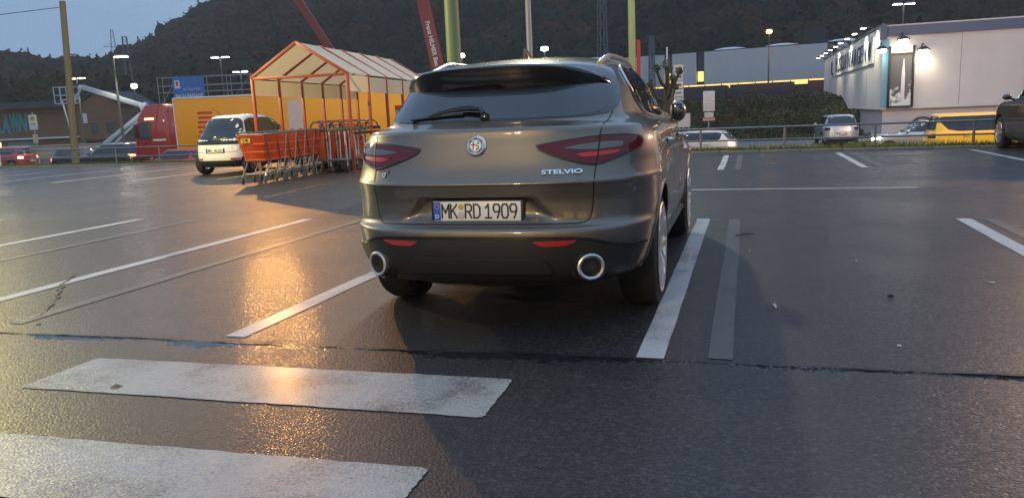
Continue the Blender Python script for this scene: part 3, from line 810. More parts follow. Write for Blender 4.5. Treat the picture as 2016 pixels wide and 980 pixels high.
def hero_car():
    S = Surf(HERO, 46, 30, 26, deform=hero_deform)
    root = thing('parked_car', 'large grey brown SUV with twin round exhausts parked in the middle, nearest to the viewer', 'car', (-0.2118, 4.2352, 0), R(-16.617))
    zs = np.concatenate([np.arange(0.22, 0.60, 0.025), np.arange(0.60, 0.68, 0.0085), np.arange(0.68, 0.78, 0.0125), np.arange(0.78, 0.92, 0.0075), np.arange(0.92, 1.14, 0.02),
                         np.arange(1.14, 1.24, 0.0085), np.arange(1.24, 1.5, 0.025), np.arange(1.5, 1.6, 0.012), np.arange(1.6, 1.6405, 0.004)])
    V_, F_ = S.body(zs)
    za = 0.365; RA = 0.415
    cut_arches(V_, F_, [(AX_R, za), (AX_F, za)], RA, 0.95, 'body', [M_HERO, M_UNDER], root, inner=0.60)
    # tailgate gap
    r_ = [(0.715, 1.30), (0.700, 1.222), (0.688, 1.17), (0.678, 1.11), (0.666, 0.957), (0.655, 0.80), (0.645, 0.70), (0.636, 0.668), (0.615, 0.650), (0.585, 0.643)]
    full = dens(r_ + [(-x, z) for x, z in r_[::-1]], 0.02)
    S.ribbon('rear', full, 0.007, 0.0015).build('tailgate_gap', M_JOINT, root)
    S.ribbon('rear', dens([(0.60, 0.862), (0.3, 0.862), (-0.3, 0.862), (-0.60, 0.862)], .03), 0.005, 0.0015).build('tailgate_crease', M_JOINT, root)
    # bumper cladding
    top = [(0.0, 0.578), (0.42, 0.578), (0.55, 0.574), (0.64, 0.562), (0.71, 0.540), (0.77, 0.518), (0.83, 0.505), (0.90, 0.503)]
    bot = [(0.84, 0.36), (0.72, 0.315), (0.6, 0.30), (0.3, 0.295)]
    poly = top + bot; poly = poly + [(-x, z) for x, z in poly[::-1] if x > 0]
    S.patch('rear', poly, 0.012, 0.04, 0.02).build('bumper_cladding', M_CLAD, root)
    lip = [(x, z) for x, z in top[::-1]]; lip = [(-x, z) for x, z in lip[:-1]] + lip[::-1]
    mbl = MB(); S.ribbon('rear', dens([(-x, z - .004) for x, z in lip], .03), 0.014, 0.0175, mbl); mbl.build('cladding_lip', M_BLACKG, root)
    # diffuser bulge
    d_ = rounded([(-0.36, 0.468), (0.36, 0.468), (0.41, 0.435), (0.44, 0.39), (-0.44, 0.39), (-0.41, 0.435)], .03)
    S.patch('rear', d_, 0.045, 0.04, 0.01).build('diffuser_panel', M_CLAD, root, smooth=60)
    for sx in (-1, 1):
        rp = rounded([(sx * .335, .556), (sx * .575, .560), (sx * .555, .545), (sx * .50, .531), (sx * .385, .529)], .012)
        S.patch('rear', rp, 0.017, 0.04).build('rear_reflector', M_REFL, root)
        # exhaust
        p = S.P('rear', sx * .640, .402); Mx = Matrix.Translation((sx * .640, p.y - .040, .402)) @ Matrix.Rotation(R(26) * sx, 4, 'Z') @ Matrix.Rotation(R(90), 4, 'X') @ Matrix.Scale(0.95, 4, (0, 1, 0))
        e = MB().lathe([(.078, -.10), (.080, .0), (.078, .012), (.070, .016), (.058, .012), (.056, -.14)], 36, M=Mx, cap=False).build('exhaust', M_SATIN, root)
        MB().lathe([(.001, -.11), (.056, -.11)], 24, M=Mx, cap=False).build('exhaust_pipe', M_UNDER, e)
        MB().lathe([(.112, -.14), (.106, -.035), (.094, -.018), (.082, -.03)], 36, M=Mx, cap=False).build('exhaust_surround', M_CLAD, e)
        # lamps
        lp = [(.345, 1.068), (.40, 1.077), (.48, 1.088), (.60, 1.101), (.70, 1.109), (.80, 1.107), (.870, 1.094), (.886, 1.065), (.878, 1.033), (.82, 1.008), (.75, .979), (.70, .963), (.66, .956), (.60, .964), (.50, .992), (.42, 1.019), (.365, 1.044)]
        lamp = S.patch('rear', rounded([(sx * x, z) for x, z in lp], .012, 2), 0.008, 0.035).build('tail_light', M_LAMPRED, root, smooth=50)
        c_ = rounded([(sx * x, z) for x, z in [(.49, 1.050), (.58, 1.066), (.70, 1.075), (.79, 1.073), (.79, 1.045), (.68, 1.036), (.58, 1.038)]], .01, 2)
        S.patch('rear', c_, 0.0105, 0.03).build('reversing_lens', M_LAMPCLR, lamp)
        c_ = rounded([(sx * x, z) for x, z in [(.555, 1.016), (.62, 1.022), (.78, 1.028), (.77, 1.012), (.68, 1.000), (.60, .998)]], .008, 2)
        S.patch('rear', c_, 0.0105, 0.03).build('light_bar', M_LAMPBRT, lamp)
        S.ribbon('rear', dens([(sx * x, z) for x, z in lp] + [(sx * lp[0][0], lp[0][1])], .02), 0.008, 0.0085).build('lamp_seal', M_JOINT, lamp)
        S.ribbon('rear', dens([(sx * .678, 1.112), (sx * .666, .954)], .02), 0.007, 0.0125).build('lamp_gap', M_JOINT, lamp)
    # rear window, its black surround and the spoiler
    fr = [(0.45, 1.213), (0.60, 1.218), (0.69, 1.232), (0.722, 1.262), (0.722, 1.32), (0.70, 1.40), (0.655, 1.475), (0.58, 1.515), (0.45, 1.53), (0.2, 1.535)]
    S.patch('rear', rounded(fr + [(-x, z) for x, z in fr[::-1]], .02, 3), 0.003, 0.04).build('window_surround', M_BLACKG, root)
    gl = [(0.45, 1.219), (0.585, 1.225), (0.648, 1.243), (0.664, 1.275), (0.650, 1.35), (0.628, 1.41), (0.55, 1.44), (0.3, 1.45)]
    S.patch('rear', rounded(gl + [(-x, z) for x, z in gl[::-1]], .025, 3), 0.0055, 0.04).build('rear_window', M_GLASSD, root)
    n_ = 29; V2, F2 = [], []
    for i in range(n_):
        X_ = -0.665 + 1.33 * i / (n_ - 1); e = abs(X_) / .665
        zt = 1.530 - .030 * e ** 2 - .083 * e ** 6; zb = 1.392 + .014 * e ** 2; dp = 0.055 * (1 - .9 * e ** 5)
        pb, pt = S.P('rear', X_, zb), S.P('rear', X_, zt)
        ring = [(X_, pt.y + .10, zt + .018 * (1 - e ** 3) + .002), (X_, pb.y - dp * .55, zt + .004), (X_, pb.y - dp * .92, zt - .008), (X_, pb.y - dp * .9, zt - .022),
                (X_, pb.y - dp * .25, zb + .012), (X_, pb.y - dp * .12, zb), (X_, pb.y + .04, zb - .005), (X_, pt.y + .10, zt - .05)]
        V2 += ring
    for i in range(n_ - 1):
        for j in range(8): F2.append((i * 8 + j, i * 8 + (j + 1) % 8, i * 8 + 8 + (j + 1) % 8, i * 8 + 8 + j))
    F2 += [tuple(range(8))[::-1], tuple(range((n_ - 1) * 8, n_ * 8))]
    sp_ = MB().add(V2, F2).build('spoiler', M_BLACKG, root, smooth=50)
    p = S.P('rear', 0, 1.5)
    # wiper
    q = lambda x, z, o=.02: tuple(S.P('rear', x, z) + S.N('rear', x, z) * o)
    w = MB().tube([q(.01, 1.235, .03), q(-.02, 1.262, .035), q(-.10, 1.268, .03), q(-.20, 1.262, .028), q(-.33, 1.24, .022)], [.014, .017, .015, .012, .009], 8).build('rear_wiper', M_BLACKG, root)
    MB().tube([q(-.12, 1.246, .018), q(-.30, 1.237, .016), q(-.46, 1.222, .016)], .007, 6).build('wiper_blade', M_CLAD, w)
    MB().lathe([(.03, 0), (.028, .02), (.012, .03)], 16, M=Matrix.Translation(q(.015, 1.232, .0)) @ Matrix.Rotation(R(100), 4, 'X')).build('wiper_hub', M_BLACKG, w)
    # badge
    pb = S.P('rear', 0, 1.076); nb = S.N('rear', 0, 1.076); Mb = Matrix.Translation(pb + nb * .002) @ nb.to_track_quat('Z', 'Y').to_matrix().to_4x4()
    up = Mb.to_3x3() @ Vector((0, 1, 0))
    if up.z < 0: Mb = Mb @ Matrix.Rotation(PI, 4, 'Z')
    bd = MB().lathe([(.060, 0), (.060, .006), (.052, .014), (.049, .014)], 32, M=Mb).build('round_badge', M_CHROME, root)
    MB().lathe([(.049, .0145), (.049, .016), (.031, .016), (.031, .0145)], 32, M=Mb, cap=False).build('badge_ring', mat('badge_blue', (.35, .36, .4), .3, coat=1), bd)
    MB().lathe([(.031, .0145), (.031, .0165), (.001, .0168)], 32, M=Mb).build('badge_face', M_PLATE, bd)
    MB().box((-.013, 0, .0172), (.007, .046, .001), M=Mb).box((-.014, .004, .0172), (.026, .007, .001), M=Mb).build('badge_cross', M_REFL, bd)
    MB().tube([(.004, -.022, .017), (.018, -.016, .017), (.017, -.006, .017), (.007, -.001, .017), (.008, .010, .017), (.019, .014, .017), (.014, .023, .017)], .0036, 6, M=Mb).build('badge_serpent', mat('badge_green', (.01, .16, .05), .3, coat=1), bd)
    for a0, a1 in ((25, 65), (75, 115), (125, 160), (200, 250), (290, 340)):
        MB().tube([(.040 * math.cos(R(a)), .040 * math.sin(R(a)), .0165) for a in range(a0, a1, 8)], .0028, 4, M=Mb).build('badge_lettering', M_PBLACK, bd)
    def surf_text(name, t, x, z, h, wd, m_, bold=.03):
        p_ = S.P('rear', x, z); n2 = S.N('rear', x, z); yv = -n2; zv = Vector((0, 0, 1)); zv = (zv - yv * zv.dot(yv)).normalized(); xv = yv.cross(zv)
        M_ = Matrix((xv, yv, zv)).transposed().to_4x4(); M_.translation = p_ + n2 * .002
        return text_mb(t, h, .006, width=wd, bold=bold, M=M_).build(name, m_, root, smooth=0)
    surf_text('model_lettering', 'STELVIO', .492, .924, .026, .225, M_CHROME)
    surf_text('drive_badge', 'Q', -.585, .922, .032, .034, M_CHROME, .05)
    surf_text('drive_badge', '4', -.558, .938, .020, .014, M_REFL, .04)
    # plate
    pp = S.P('rear', 0, .70)
    plate(root, (0, pp.y - .016, .712), R(-2), 'MK', 'RD 1909', dealer='DARMAS')
    MB().box((0, pp.y - .012, .795), (.44, .03, .012)).build('plate_lamp_strip', M_BLACKG, root, bevel=.003)
    # side glass
    wp = [(1.10, 1.40), (1.12, 1.47), (1.20, 1.515), (1.36, 1.54), (1.75, 1.556), (2.20, 1.545), (2.50, 1.50), (2.78, 1.40), (3.02, 1.27), (3.16, 1.165), (2.98, 1.155), (2.4, 1.165), (1.8, 1.18), (1.5, 1.205), (1.30, 1.245), (1.16, 1.31)]
    side_windows(S, root, rounded(wp, .06, 3), [(2.12, 1.17, 2.05, 1.55), (1.42, 1.215, 1.30, 1.53)])
    ws = [(.60, 1.22), (.53, 1.50), (-.53, 1.50), (-.60, 1.22)]
    S.patch('front', rounded(ws, .05), .004, .08).build('windscreen', M_GLASSD, root)
    za_ = za
    for sx, side in ((1, 'right'), (-1, 'left')):
        for ya in (AX_R, AX_F):
            wheel(root, (sx * .825, ya, za_), .365, .245, sx, rim=.775)
            mb = MB(); A_ = []
            for r1, o in ((RA - .004, .001), (RA + .004, .007), (RA + .022, .007), (RA + .030, .001)):
                ring = []
                for k in range(33):
                    an = R(-18) + R(216) * k / 32; u, z = ya + r1 * math.cos(an), max(.235, za_ + r1 * math.sin(an))
                    p_ = S.P(side, u, z); ring.append((p_.x + sx * o, u, z))
                A_.append(ring)
            V3 = [p_ for r1 in A_ for p_ in r1]; F3 = [(i * 33 + j, i * 33 + j + 1, i * 33 + 34 + j, i * 33 + 33 + j) for i in range(3) for j in range(32)]
            mb.add(V3, F3).build('wheel_arch_trim', M_HERO, root)
        # sill, handles, door gaps, mirror, rail
        S.patch(side, [(1.40, .36), (3.32, .36), (3.32, .25), (1.40, .25)], .03, .12, .03).build('side_sill', M_CLAD, root)
        for yh in (1.56, 2.62):
            pts = [S.P(side, yh + d, 1.03) + Vector((sx * o, 0, 0)) for d, o in ((-.11, .004), (-.08, .034), (.08, .034), (.11, .004))]
            MB().tube(pts, .014, 8).build('door_handle', M_CHROME, root)
        S.ribbon(side, dens([(1.30, 1.22), (1.38, .95), (1.42, .75), (1.40, .42)], .05), .006, .002).build('door_gap', M_JOINT, root)
        S.ribbon(side, dens([(2.12, 1.17), (2.16, .42)], .05), .006, .002).build('door_gap', M_JOINT, root)
        S.ribbon(side, dens([(3.20, 1.13), (3.24, .42)], .05), .006, .002).build('door_gap', M_JOINT, root)
        pm = Vector((sx * .90, 3.02, 1.215))
        mm = MB().lathe([(.02, -.10), (.075, -.095), (.098, -.05), (.10, .0), (.085, .06), (.045, .10), (.01, .112)], 20,
                        M=Matrix.Translation(pm) @ Matrix.Scale(.72, 4, (1, 0, 0)) @ Matrix.Rotation(R(90), 4, 'X') @ Matrix.Scale(.95, 4, (0, 1, 0))).build('wing_mirror', M_HERO, root)
        MB().box((pm.x, pm.y - .003 - .095, pm.z), (.085, .006, .13)).build('mirror_glass', M_GLASSD, mm, bevel=.002)
        MB().bar((sx * .80, 3.06, 1.135), (sx * .89, 3.05, 1.16), .05, .035).build('mirror_arm', M_BLACKG, mm)
        rl = []
        for k in range(15):
            t = k / 14; y_ = .95 + 1.75 * t; x_ = .575 - .02 * abs(t - .45)
            zb_ = float(np.interp(y_, [.95, 1.3, 1.8, 2.3, 2.7], [1.535, 1.565, 1.575, 1.56, 1.475]))
            rl.append((sx * x_, y_, zb_ + .038 * min(1, math.sin(PI * t) * 1.9) + .004))
        MB().tube(rl, .019, 8).build('roof_rail', M_SATIN, root)
    pf = Vector((0, 1.30, 1.608))
    MB().add([(-.03, 1.26, 1.60), (.03, 1.26, 1.60), (.018, 1.46, 1.615), (-.018, 1.46, 1.615), (-.006, 1.235, 1.685), (.006, 1.235, 1.685), (.004, 1.30, 1.688), (-.004, 1.30, 1.688)],
             [(0, 1, 2, 3), (4, 7, 6, 5), (0, 4, 5, 1), (1, 5, 6, 2), (2, 6, 7, 3), (3, 7, 4, 0)]).build('roof_antenna', M_HERO, root, bevel=.006)
    for sx in (-1, 1):
        S.patch('front', rounded([(sx * .42, .88), (sx * .80, .95), (sx * .84, .86), (sx * .5, .80)], .02), .006, .06).build('headlight', M_HEADOFF, root)
    S.patch('front', rounded([(-.16, .86), (.16, .86), (.05, .5), (-.05, .5)], .03), .01, .06).build('grille', M_BLACKG, root)
    return root
hero = hero_car()

# ------------------------------------------------------------------ the other cars
def rows_generic(L, W, H, bot, belt, hood, tail, rear_rake, screen, scr_rake, tumble=1.0):
    """simple five-door body: rear_rake / scr_rake = run of the tail and windscreen glass"""
    w = W / 2; zt = H
    g = lambda f: belt + (zt - belt) * f
    return [(bot, w * .86, .16, .5, 3.2, L - .16, .55, 3.2), (bot + .09, w * .95, .05, .55, 3.2, L - .05, .6, 3.2), (bot + .25, w * .985, .0, .6, 3.3, L, .65, 3.2),
            (tail, w, .015, .6, 3.3, L - .02, .7, 3.0), (hood, w * .995, .05, .6, 3.3, L - .10, .8, 2.9), (hood + .07, w * .985, .07, .6, 3.3, L - .42, .9, 2.7),
            (belt - .02, w * .965, .09, .6, 3.4, screen + .22, .5, 3.0), (belt + .04, w * .90, .11, .55, 3.6, screen, .4, 3.4),
            (g(.3), w * .86 * (.3 * tumble + .7), .11 + rear_rake * .28, .5, 3.8, screen - scr_rake * .28, .4, 3.4), (g(.65), w * .80 * (.65 * tumble + .35), .11 + rear_rake * .65, .5, 3.8, screen - scr_rake * .65, .4, 3.4),
            (g(.86), w * .745 * tumble, .11 + rear_rake, .5, 3.6, screen - scr_rake * .92, .4, 3.2), (g(.94), w * .67 * tumble, .15 + rear_rake * 1.15, .5, 3.2, screen - scr_rake * 1.06, .4, 3.0),
            (g(.98), w * .52 * tumble, .30 + rear_rake * 1.3, .5, 2.8, screen - scr_rake * 1.3, .45, 2.6), (g(1.0), w * .2, .7 + rear_rake * 1.3, .2, 2.4, screen - scr_rake * 1.3 - .4, .2, 2.4)]

def simple_car(name, label, loc, heading, L, W, H, paint, belt=.95, hood=.86, tail=.6, rear_rake=.35, screen=None, scr_rake=.75, bot=.2, axr=.75, axf=None, wr=.32,
               rear_glass=True, lit_rear=False, lit_front=False, black_tail=False, group=None, plate_txt=None, rails=False, glass=None, extra=None, clad=False, cat='car', rimm=None, tumble=1.0):
    glass = glass or M_GLASSD
    screen = screen or L * .72; axf = axf or L - .78
    S = Surf(rows_generic(L, W, H, bot, belt, hood, tail, rear_rake, screen, scr_rake, tumble), 26, 18, 20)
    root = thing(name, label, cat, loc, heading, group)
    zs = np.concatenate([np.arange(bot, belt - .04, .045), np.arange(belt - .04, belt + .08, .014), np.arange(belt + .08, H - .12, .04), np.arange(H - .12, H + .0005, .01)])
    V_, F_ = S.body(zs)
    RA = wr + .045; w = W / 2
    cut_arches(V_, F_, [(axr, wr), (axf, wr)], RA, w, 'body', [paint, M_UNDER], root, inner=w - .32)
    g = lambda f: belt + (H - belt) * f
    y0, y1 = .11 + rear_rake, screen - scr_rake
    sw = [(axr - .12 + rear_rake * .2, g(.18)), (y0 + .12, g(.72)), (y0 + .3, g(.82)), (y1 - .05, g(.84)), (y1 + scr_rake * .35, g(.62)), (screen - .06, g(.10)), (axr + .25, g(.09))]
    mid = (axr + axf) / 2
    side_windows(S, root, rounded(sw, .05, 2), [(mid, g(.09), mid - .03, g(.84)), (axr + .42, g(.09), axr + .36, g(.82))], trim=False, m=glass)
    x0 = w * .80
    if rear_glass:
        S.patch('rear', rounded([(-x0 * .98, g(.16)), (x0 * .98, g(.16)), (x0 * .86 * tumble, g(.84)), (-x0 * .86 * tumble, g(.84))], .06 if tumble == 1 else .16), .004, .09).build('rear_window', glass, root)
        if black_tail:
            S.patch('rear', rounded([(-x0 * .99, tail + .13), (x0 * .99, tail + .13), (x0 * .98, g(.18)), (-x0 * .98, g(.18))], .04), .003, .09).build('tailgate_glass', M_BLACKG, root)
        S.ribbon('rear', dens([(-x0, g(.1)), (-x0 * .97, tail + .02), (-x0 * .88, tail - .06), (x0 * .88, tail - .06), (x0 * .97, tail + .02), (x0, g(.1))], .06), .008, .002).build('tailgate_gap', M_JOINT, root)
    S.patch('front', rounded([(-x0 * .92, g(.10)), (x0 * .92, g(.10)), (x0 * .82, g(.8)), (-x0 * .82, g(.8))], .06), .004, .1).build('windscreen', glass, root)
    S.patch('rear', rounded([(-w * .86, bot + .18), (w * .86, bot + .18), (w * .8, bot + .03), (-w * .8, bot + .03)], .04), .008, .09).build('rear_bumper_trim', M_CLAD, root)
    S.patch('front', rounded([(-w * .5, hood - .18), (w * .5, hood - .18), (w * .42, hood - .34), (-w * .42, hood - .34)], .04), .006, .09).build('grille', M_BLACKG, root)
    for sx, side in ((1, 'right'), (-1, 'left')):
        for ya in (axr, axf): wheel(root, (sx * (w - .115), ya, wr), wr, .21, sx, rim=.64, spokes=5, rim_mat=rimm)
        tl = [(sx * w * .62, tail + .20), (sx * w * .90, tail + .24), (sx * w * .93, tail + .07), (sx * w * .66, tail + .06)] if not black_tail else [(sx * w * .83, tail + .38), (sx * w * .94, tail + .36), (sx * w * .95, tail + .12), (sx * w * .86, tail + .12)]
        S.patch('rear', rounded(tl, .02), .008, .06).build('tail_light', M_TAILON if lit_rear else M_LAMPRED, root)
        S.patch('front', rounded([(sx * w * .56, hood - .05), (sx * w * .9, hood + .0), (sx * w * .93, hood - .12), (sx * w * .6, hood - .16)], .02), .008, .06).build('headlight', M_HEADON if lit_front else M_HEADOFF, root)
        S.patch('rear', rounded([(sx * w * .5, bot + .24), (sx * w * .78, bot + .24), (sx * w * .76, bot + .20), (sx * w * .52, bot + .20)], .01), .010, .06).build('rear_reflector', M_REFL, root)
        pm = Vector((sx * (w + .06), screen - .28, belt + .09))
        mm = MB().lathe([(.02, -.08), (.08, -.07), (.095, 0), (.06, .07), (.02, .09)], 14, M=Matrix.Translation(pm) @ Matrix.Rotation(R(90), 4, 'X') @ Matrix.Scale(.75, 4, (0, 1, 0))).build('wing_mirror', paint, root)
        MB().bar((sx * (w * .9), screen - .25, belt + .02), (sx * (w + .03), screen - .27, belt + .06), .04, .04).build('mirror_arm', M_BLACKG, mm)
        for yh in (axr + .55, mid + .35):
            pts = [S.P(side, yh + d, belt - .1) + Vector((sx * o, 0, 0)) for d, o in ((-.1, .003), (-.07, .03), (.07, .03), (.1, .003))]
            MB().tube(pts, .012, 6).build('door_handle', paint, root)
        S.ribbon(side, dens([(mid, belt), (mid + .02, bot + .18)], .08), .007, .002).build('door_gap', M_JOINT, root)
        S.ribbon(side, dens([(axr + .42, belt), (axr + .45, bot + .2)], .08), .007, .002).build('door_gap', M_JOINT, root)
        S.patch(side, [(axr + RA + .02, bot + .11), (axf - RA - .02, bot + .11), (axf - RA - .02, bot + .02), (axr + RA + .02, bot + .02)], .01, .15).build('side_sill', M_CLAD, root)
        if clad:
            for ya in (axr, axf):
                mb = MB(); ring = []
                pts = [(ya + (RA + .03) * math.cos(an), wr + (RA + .03) * math.sin(an)) for an in np.linspace(R(-15), R(195), 25)]
                S.ribbon(side, [(u, max(bot + .03, z)) for u, z in pts], .06, .012, mb); mb.build('wheel_arch_trim', M_CLAD, root)
        if rails:
            MB().tube([(sx * w * .66, .35 + rear_rake, g(.93)), (sx * w * .66, .5 + rear_rake, g(1.05)), (sx * w * .66, y1 - .3, g(1.06)), (sx * w * .66, y1 - .1, g(.97))], .018, 6).build('roof_rail', M_SATIN, root)
    if plate_txt:
        zp = tail - .12 if not black_tail else tail - .02
        p = S.P('rear', 0, zp); plate(root, (0, p.y - .015, zp), 0, plate_txt[0], plate_txt[1], detail=False)
    if extra: extra(S, root)
    return root
# ------------------------------------------------------------------ the other vehicles
def wpaint(n_, c, metal=0.0, rough=0.35): return car_paint(n_, c, metal, rough)
M_CARWHITE = wpaint('white_car_paint', (0.74, 0.74, 0.72)); M_CARRED = wpaint('red_car_paint', (0.5, 0.025, 0.02))
M_CARSILV = wpaint('silver_car_paint', (0.5, 0.5, 0.5), 0.7); M_CARDARK = wpaint('anthracite_car_paint', (0.025, 0.024, 0.026), 0.3)
M_CARYEL = wpaint('yellow_van_paint', (0.72, 0.45, 0.02)); M_CARPEARL = wpaint('pearl_car_paint', (0.66, 0.6, 0.56), 0.2)
KH = math.atan2(KD.y, KD.x)                     # kerb heading
TO_RIGHT, TO_LEFT = KH - PI / 2, KH + PI / 2
LZ = LOW + 0.012

def up_extra(S, root):
    p = S.P('rear', 0, .93); MB().lathe([(.07, 0), (.07, .008), (.06, .012), (.06, .006), (.001, .006)], 24, M=Matrix.Translation(p) @ Matrix.Rotation(R(90), 4, 'X')).build('round_badge', M_CHROME, root)
    MB().bar((-.04, p.y - .012, .975), (-.0, p.y - .012, .90), .012, .004).bar((.04, p.y - .012, .975), (.0, p.y - .012, .90), .012, .004).bar((-.045, p.y - .012, .955), (-.02, p.y - .012, .885), .009, .004).bar((.045, p.y - .012, .955), (.02, p.y - .012, .885), .009, .004).build('badge_letters', M_CHROME, root)
    MB().tube([(-.1, .55, 1.555), (-.16, .28, 1.74)], [.008, .004], 6).build('roof_antenna', M_PBLACK, root)
    for sx in (-1, 1):
        for k in (-.3, .3):
            pass
simple_car('hatchback', 'small white hatchback with black glass tailgate beside the cart shelter', PK(-13.3, 17.05), BAY, 3.56, 1.68, 1.57, M_CARWHITE, belt=.93, hood=.90, tail=.66, rear_rake=.34, tumble=.9,
           screen=2.8, scr_rake=1.0, axr=.5, axf=2.92, wr=.30, black_tail=True, plate_txt=('MK', 'AB 2220'), extra=up_extra)
simple_car('parked_car', 'dark anthracite SUV cut by the right edge of the picture, parked in the far bay', PK(6.55, 16.7), BAY, 4.75, 1.94, 1.72, M_CARDARK, belt=1.08, hood=1.0, tail=.72, axr=.95, axf=3.85, wr=.37, rails=True)
simple_car('parked_car', 'silver SUV parked with its back to the street beside the long white hall', Vector((18.2, 42.0, LZ)), BAY + R(3), 4.57, 1.88, 1.69, M_CARSILV, belt=1.06, hood=.98, tail=.78, rear_rake=.3, axr=.9, axf=3.7, wr=.36, clad=True, plate_txt=('MK', 'LS 308'))
simple_car('moving_car', 'pinkish white hatchback with lit tail lamps passing right behind the large SUV', Vector((10.05, 33.6, LZ)), TO_LEFT, 4.3, 1.79, 1.40, M_CARPEARL, belt=.92, hood=.86, tail=.66, rear_rake=.4, lit_rear=True)
simple_car('moving_car', 'silver hatchback with lit headlamp driving left in front of the white hall', KB(36.7, 16.4, LZ), TO_LEFT, 4.25, 1.78, 1.46, M_CARSILV, belt=.95, hood=.85, tail=.66, rear_rake=.4, lit_front=True)
def van_extra(S, root):
    MB().box((0, 2.0, 1.90), (1.2, 2.2, .06)).build('roof_rack', M_CARYEL, root, bevel=.02)
simple_car('delivery_van', 'yellow delivery van on the street, behind the railing next to the dark SUV', Vector((16.3, 30.3, LZ)), TO_RIGHT, 4.5, 1.82, 1.80, M_CARYEL, belt=1.05, hood=1.0, tail=.8, rear_rake=.14, screen=3.5, scr_rake=.8, axr=.85, axf=3.65, wr=.33, cat='van')
simple_car('moving_car', 'red SUV with glowing brake lights at the far left of the street', Vector((-34.6, 56.3, LZ)), TO_LEFT + R(8), 4.4, 1.85, 1.66, M_CARRED, belt=1.03, hood=.96, tail=.74, axr=.9, axf=3.6, wr=.35, lit_rear=True, clad=True, rails=True, plate_txt=('MK', 'J 77'))
simple_car('moving_car', 'dark estate car with a red tail lamp passing behind the leaning wooden pole', Vector((-29.9, 51.6, LZ)), TO_RIGHT, 4.5, 1.80, 1.46, M_CARDARK, belt=.96, hood=.88, tail=.66, rear_rake=.3, lit_rear=True, rails=True)
simple_car('moving_car', 'dark people carrier braking just ahead of the red lorry', Vector((-22.6, 48.0, LZ)), TO_LEFT + R(14), 4.5, 1.82, 1.72, M_CARDARK, belt=1.05, hood=.95, tail=.8, rear_rake=.2, lit_rear=True, plate_txt=('MK', 'E 44'))
simple_car('moving_car', 'small red car mostly hidden behind the white hatchback', Vector((-14.4, 37.2, LZ)), TO_LEFT, 3.8, 1.7, 1.5, M_CARRED, belt=.95, hood=.9, tail=.7, rear_rake=.25, screen=2.9, lit_rear=False, axr=.6, axf=3.1, wr=.3)

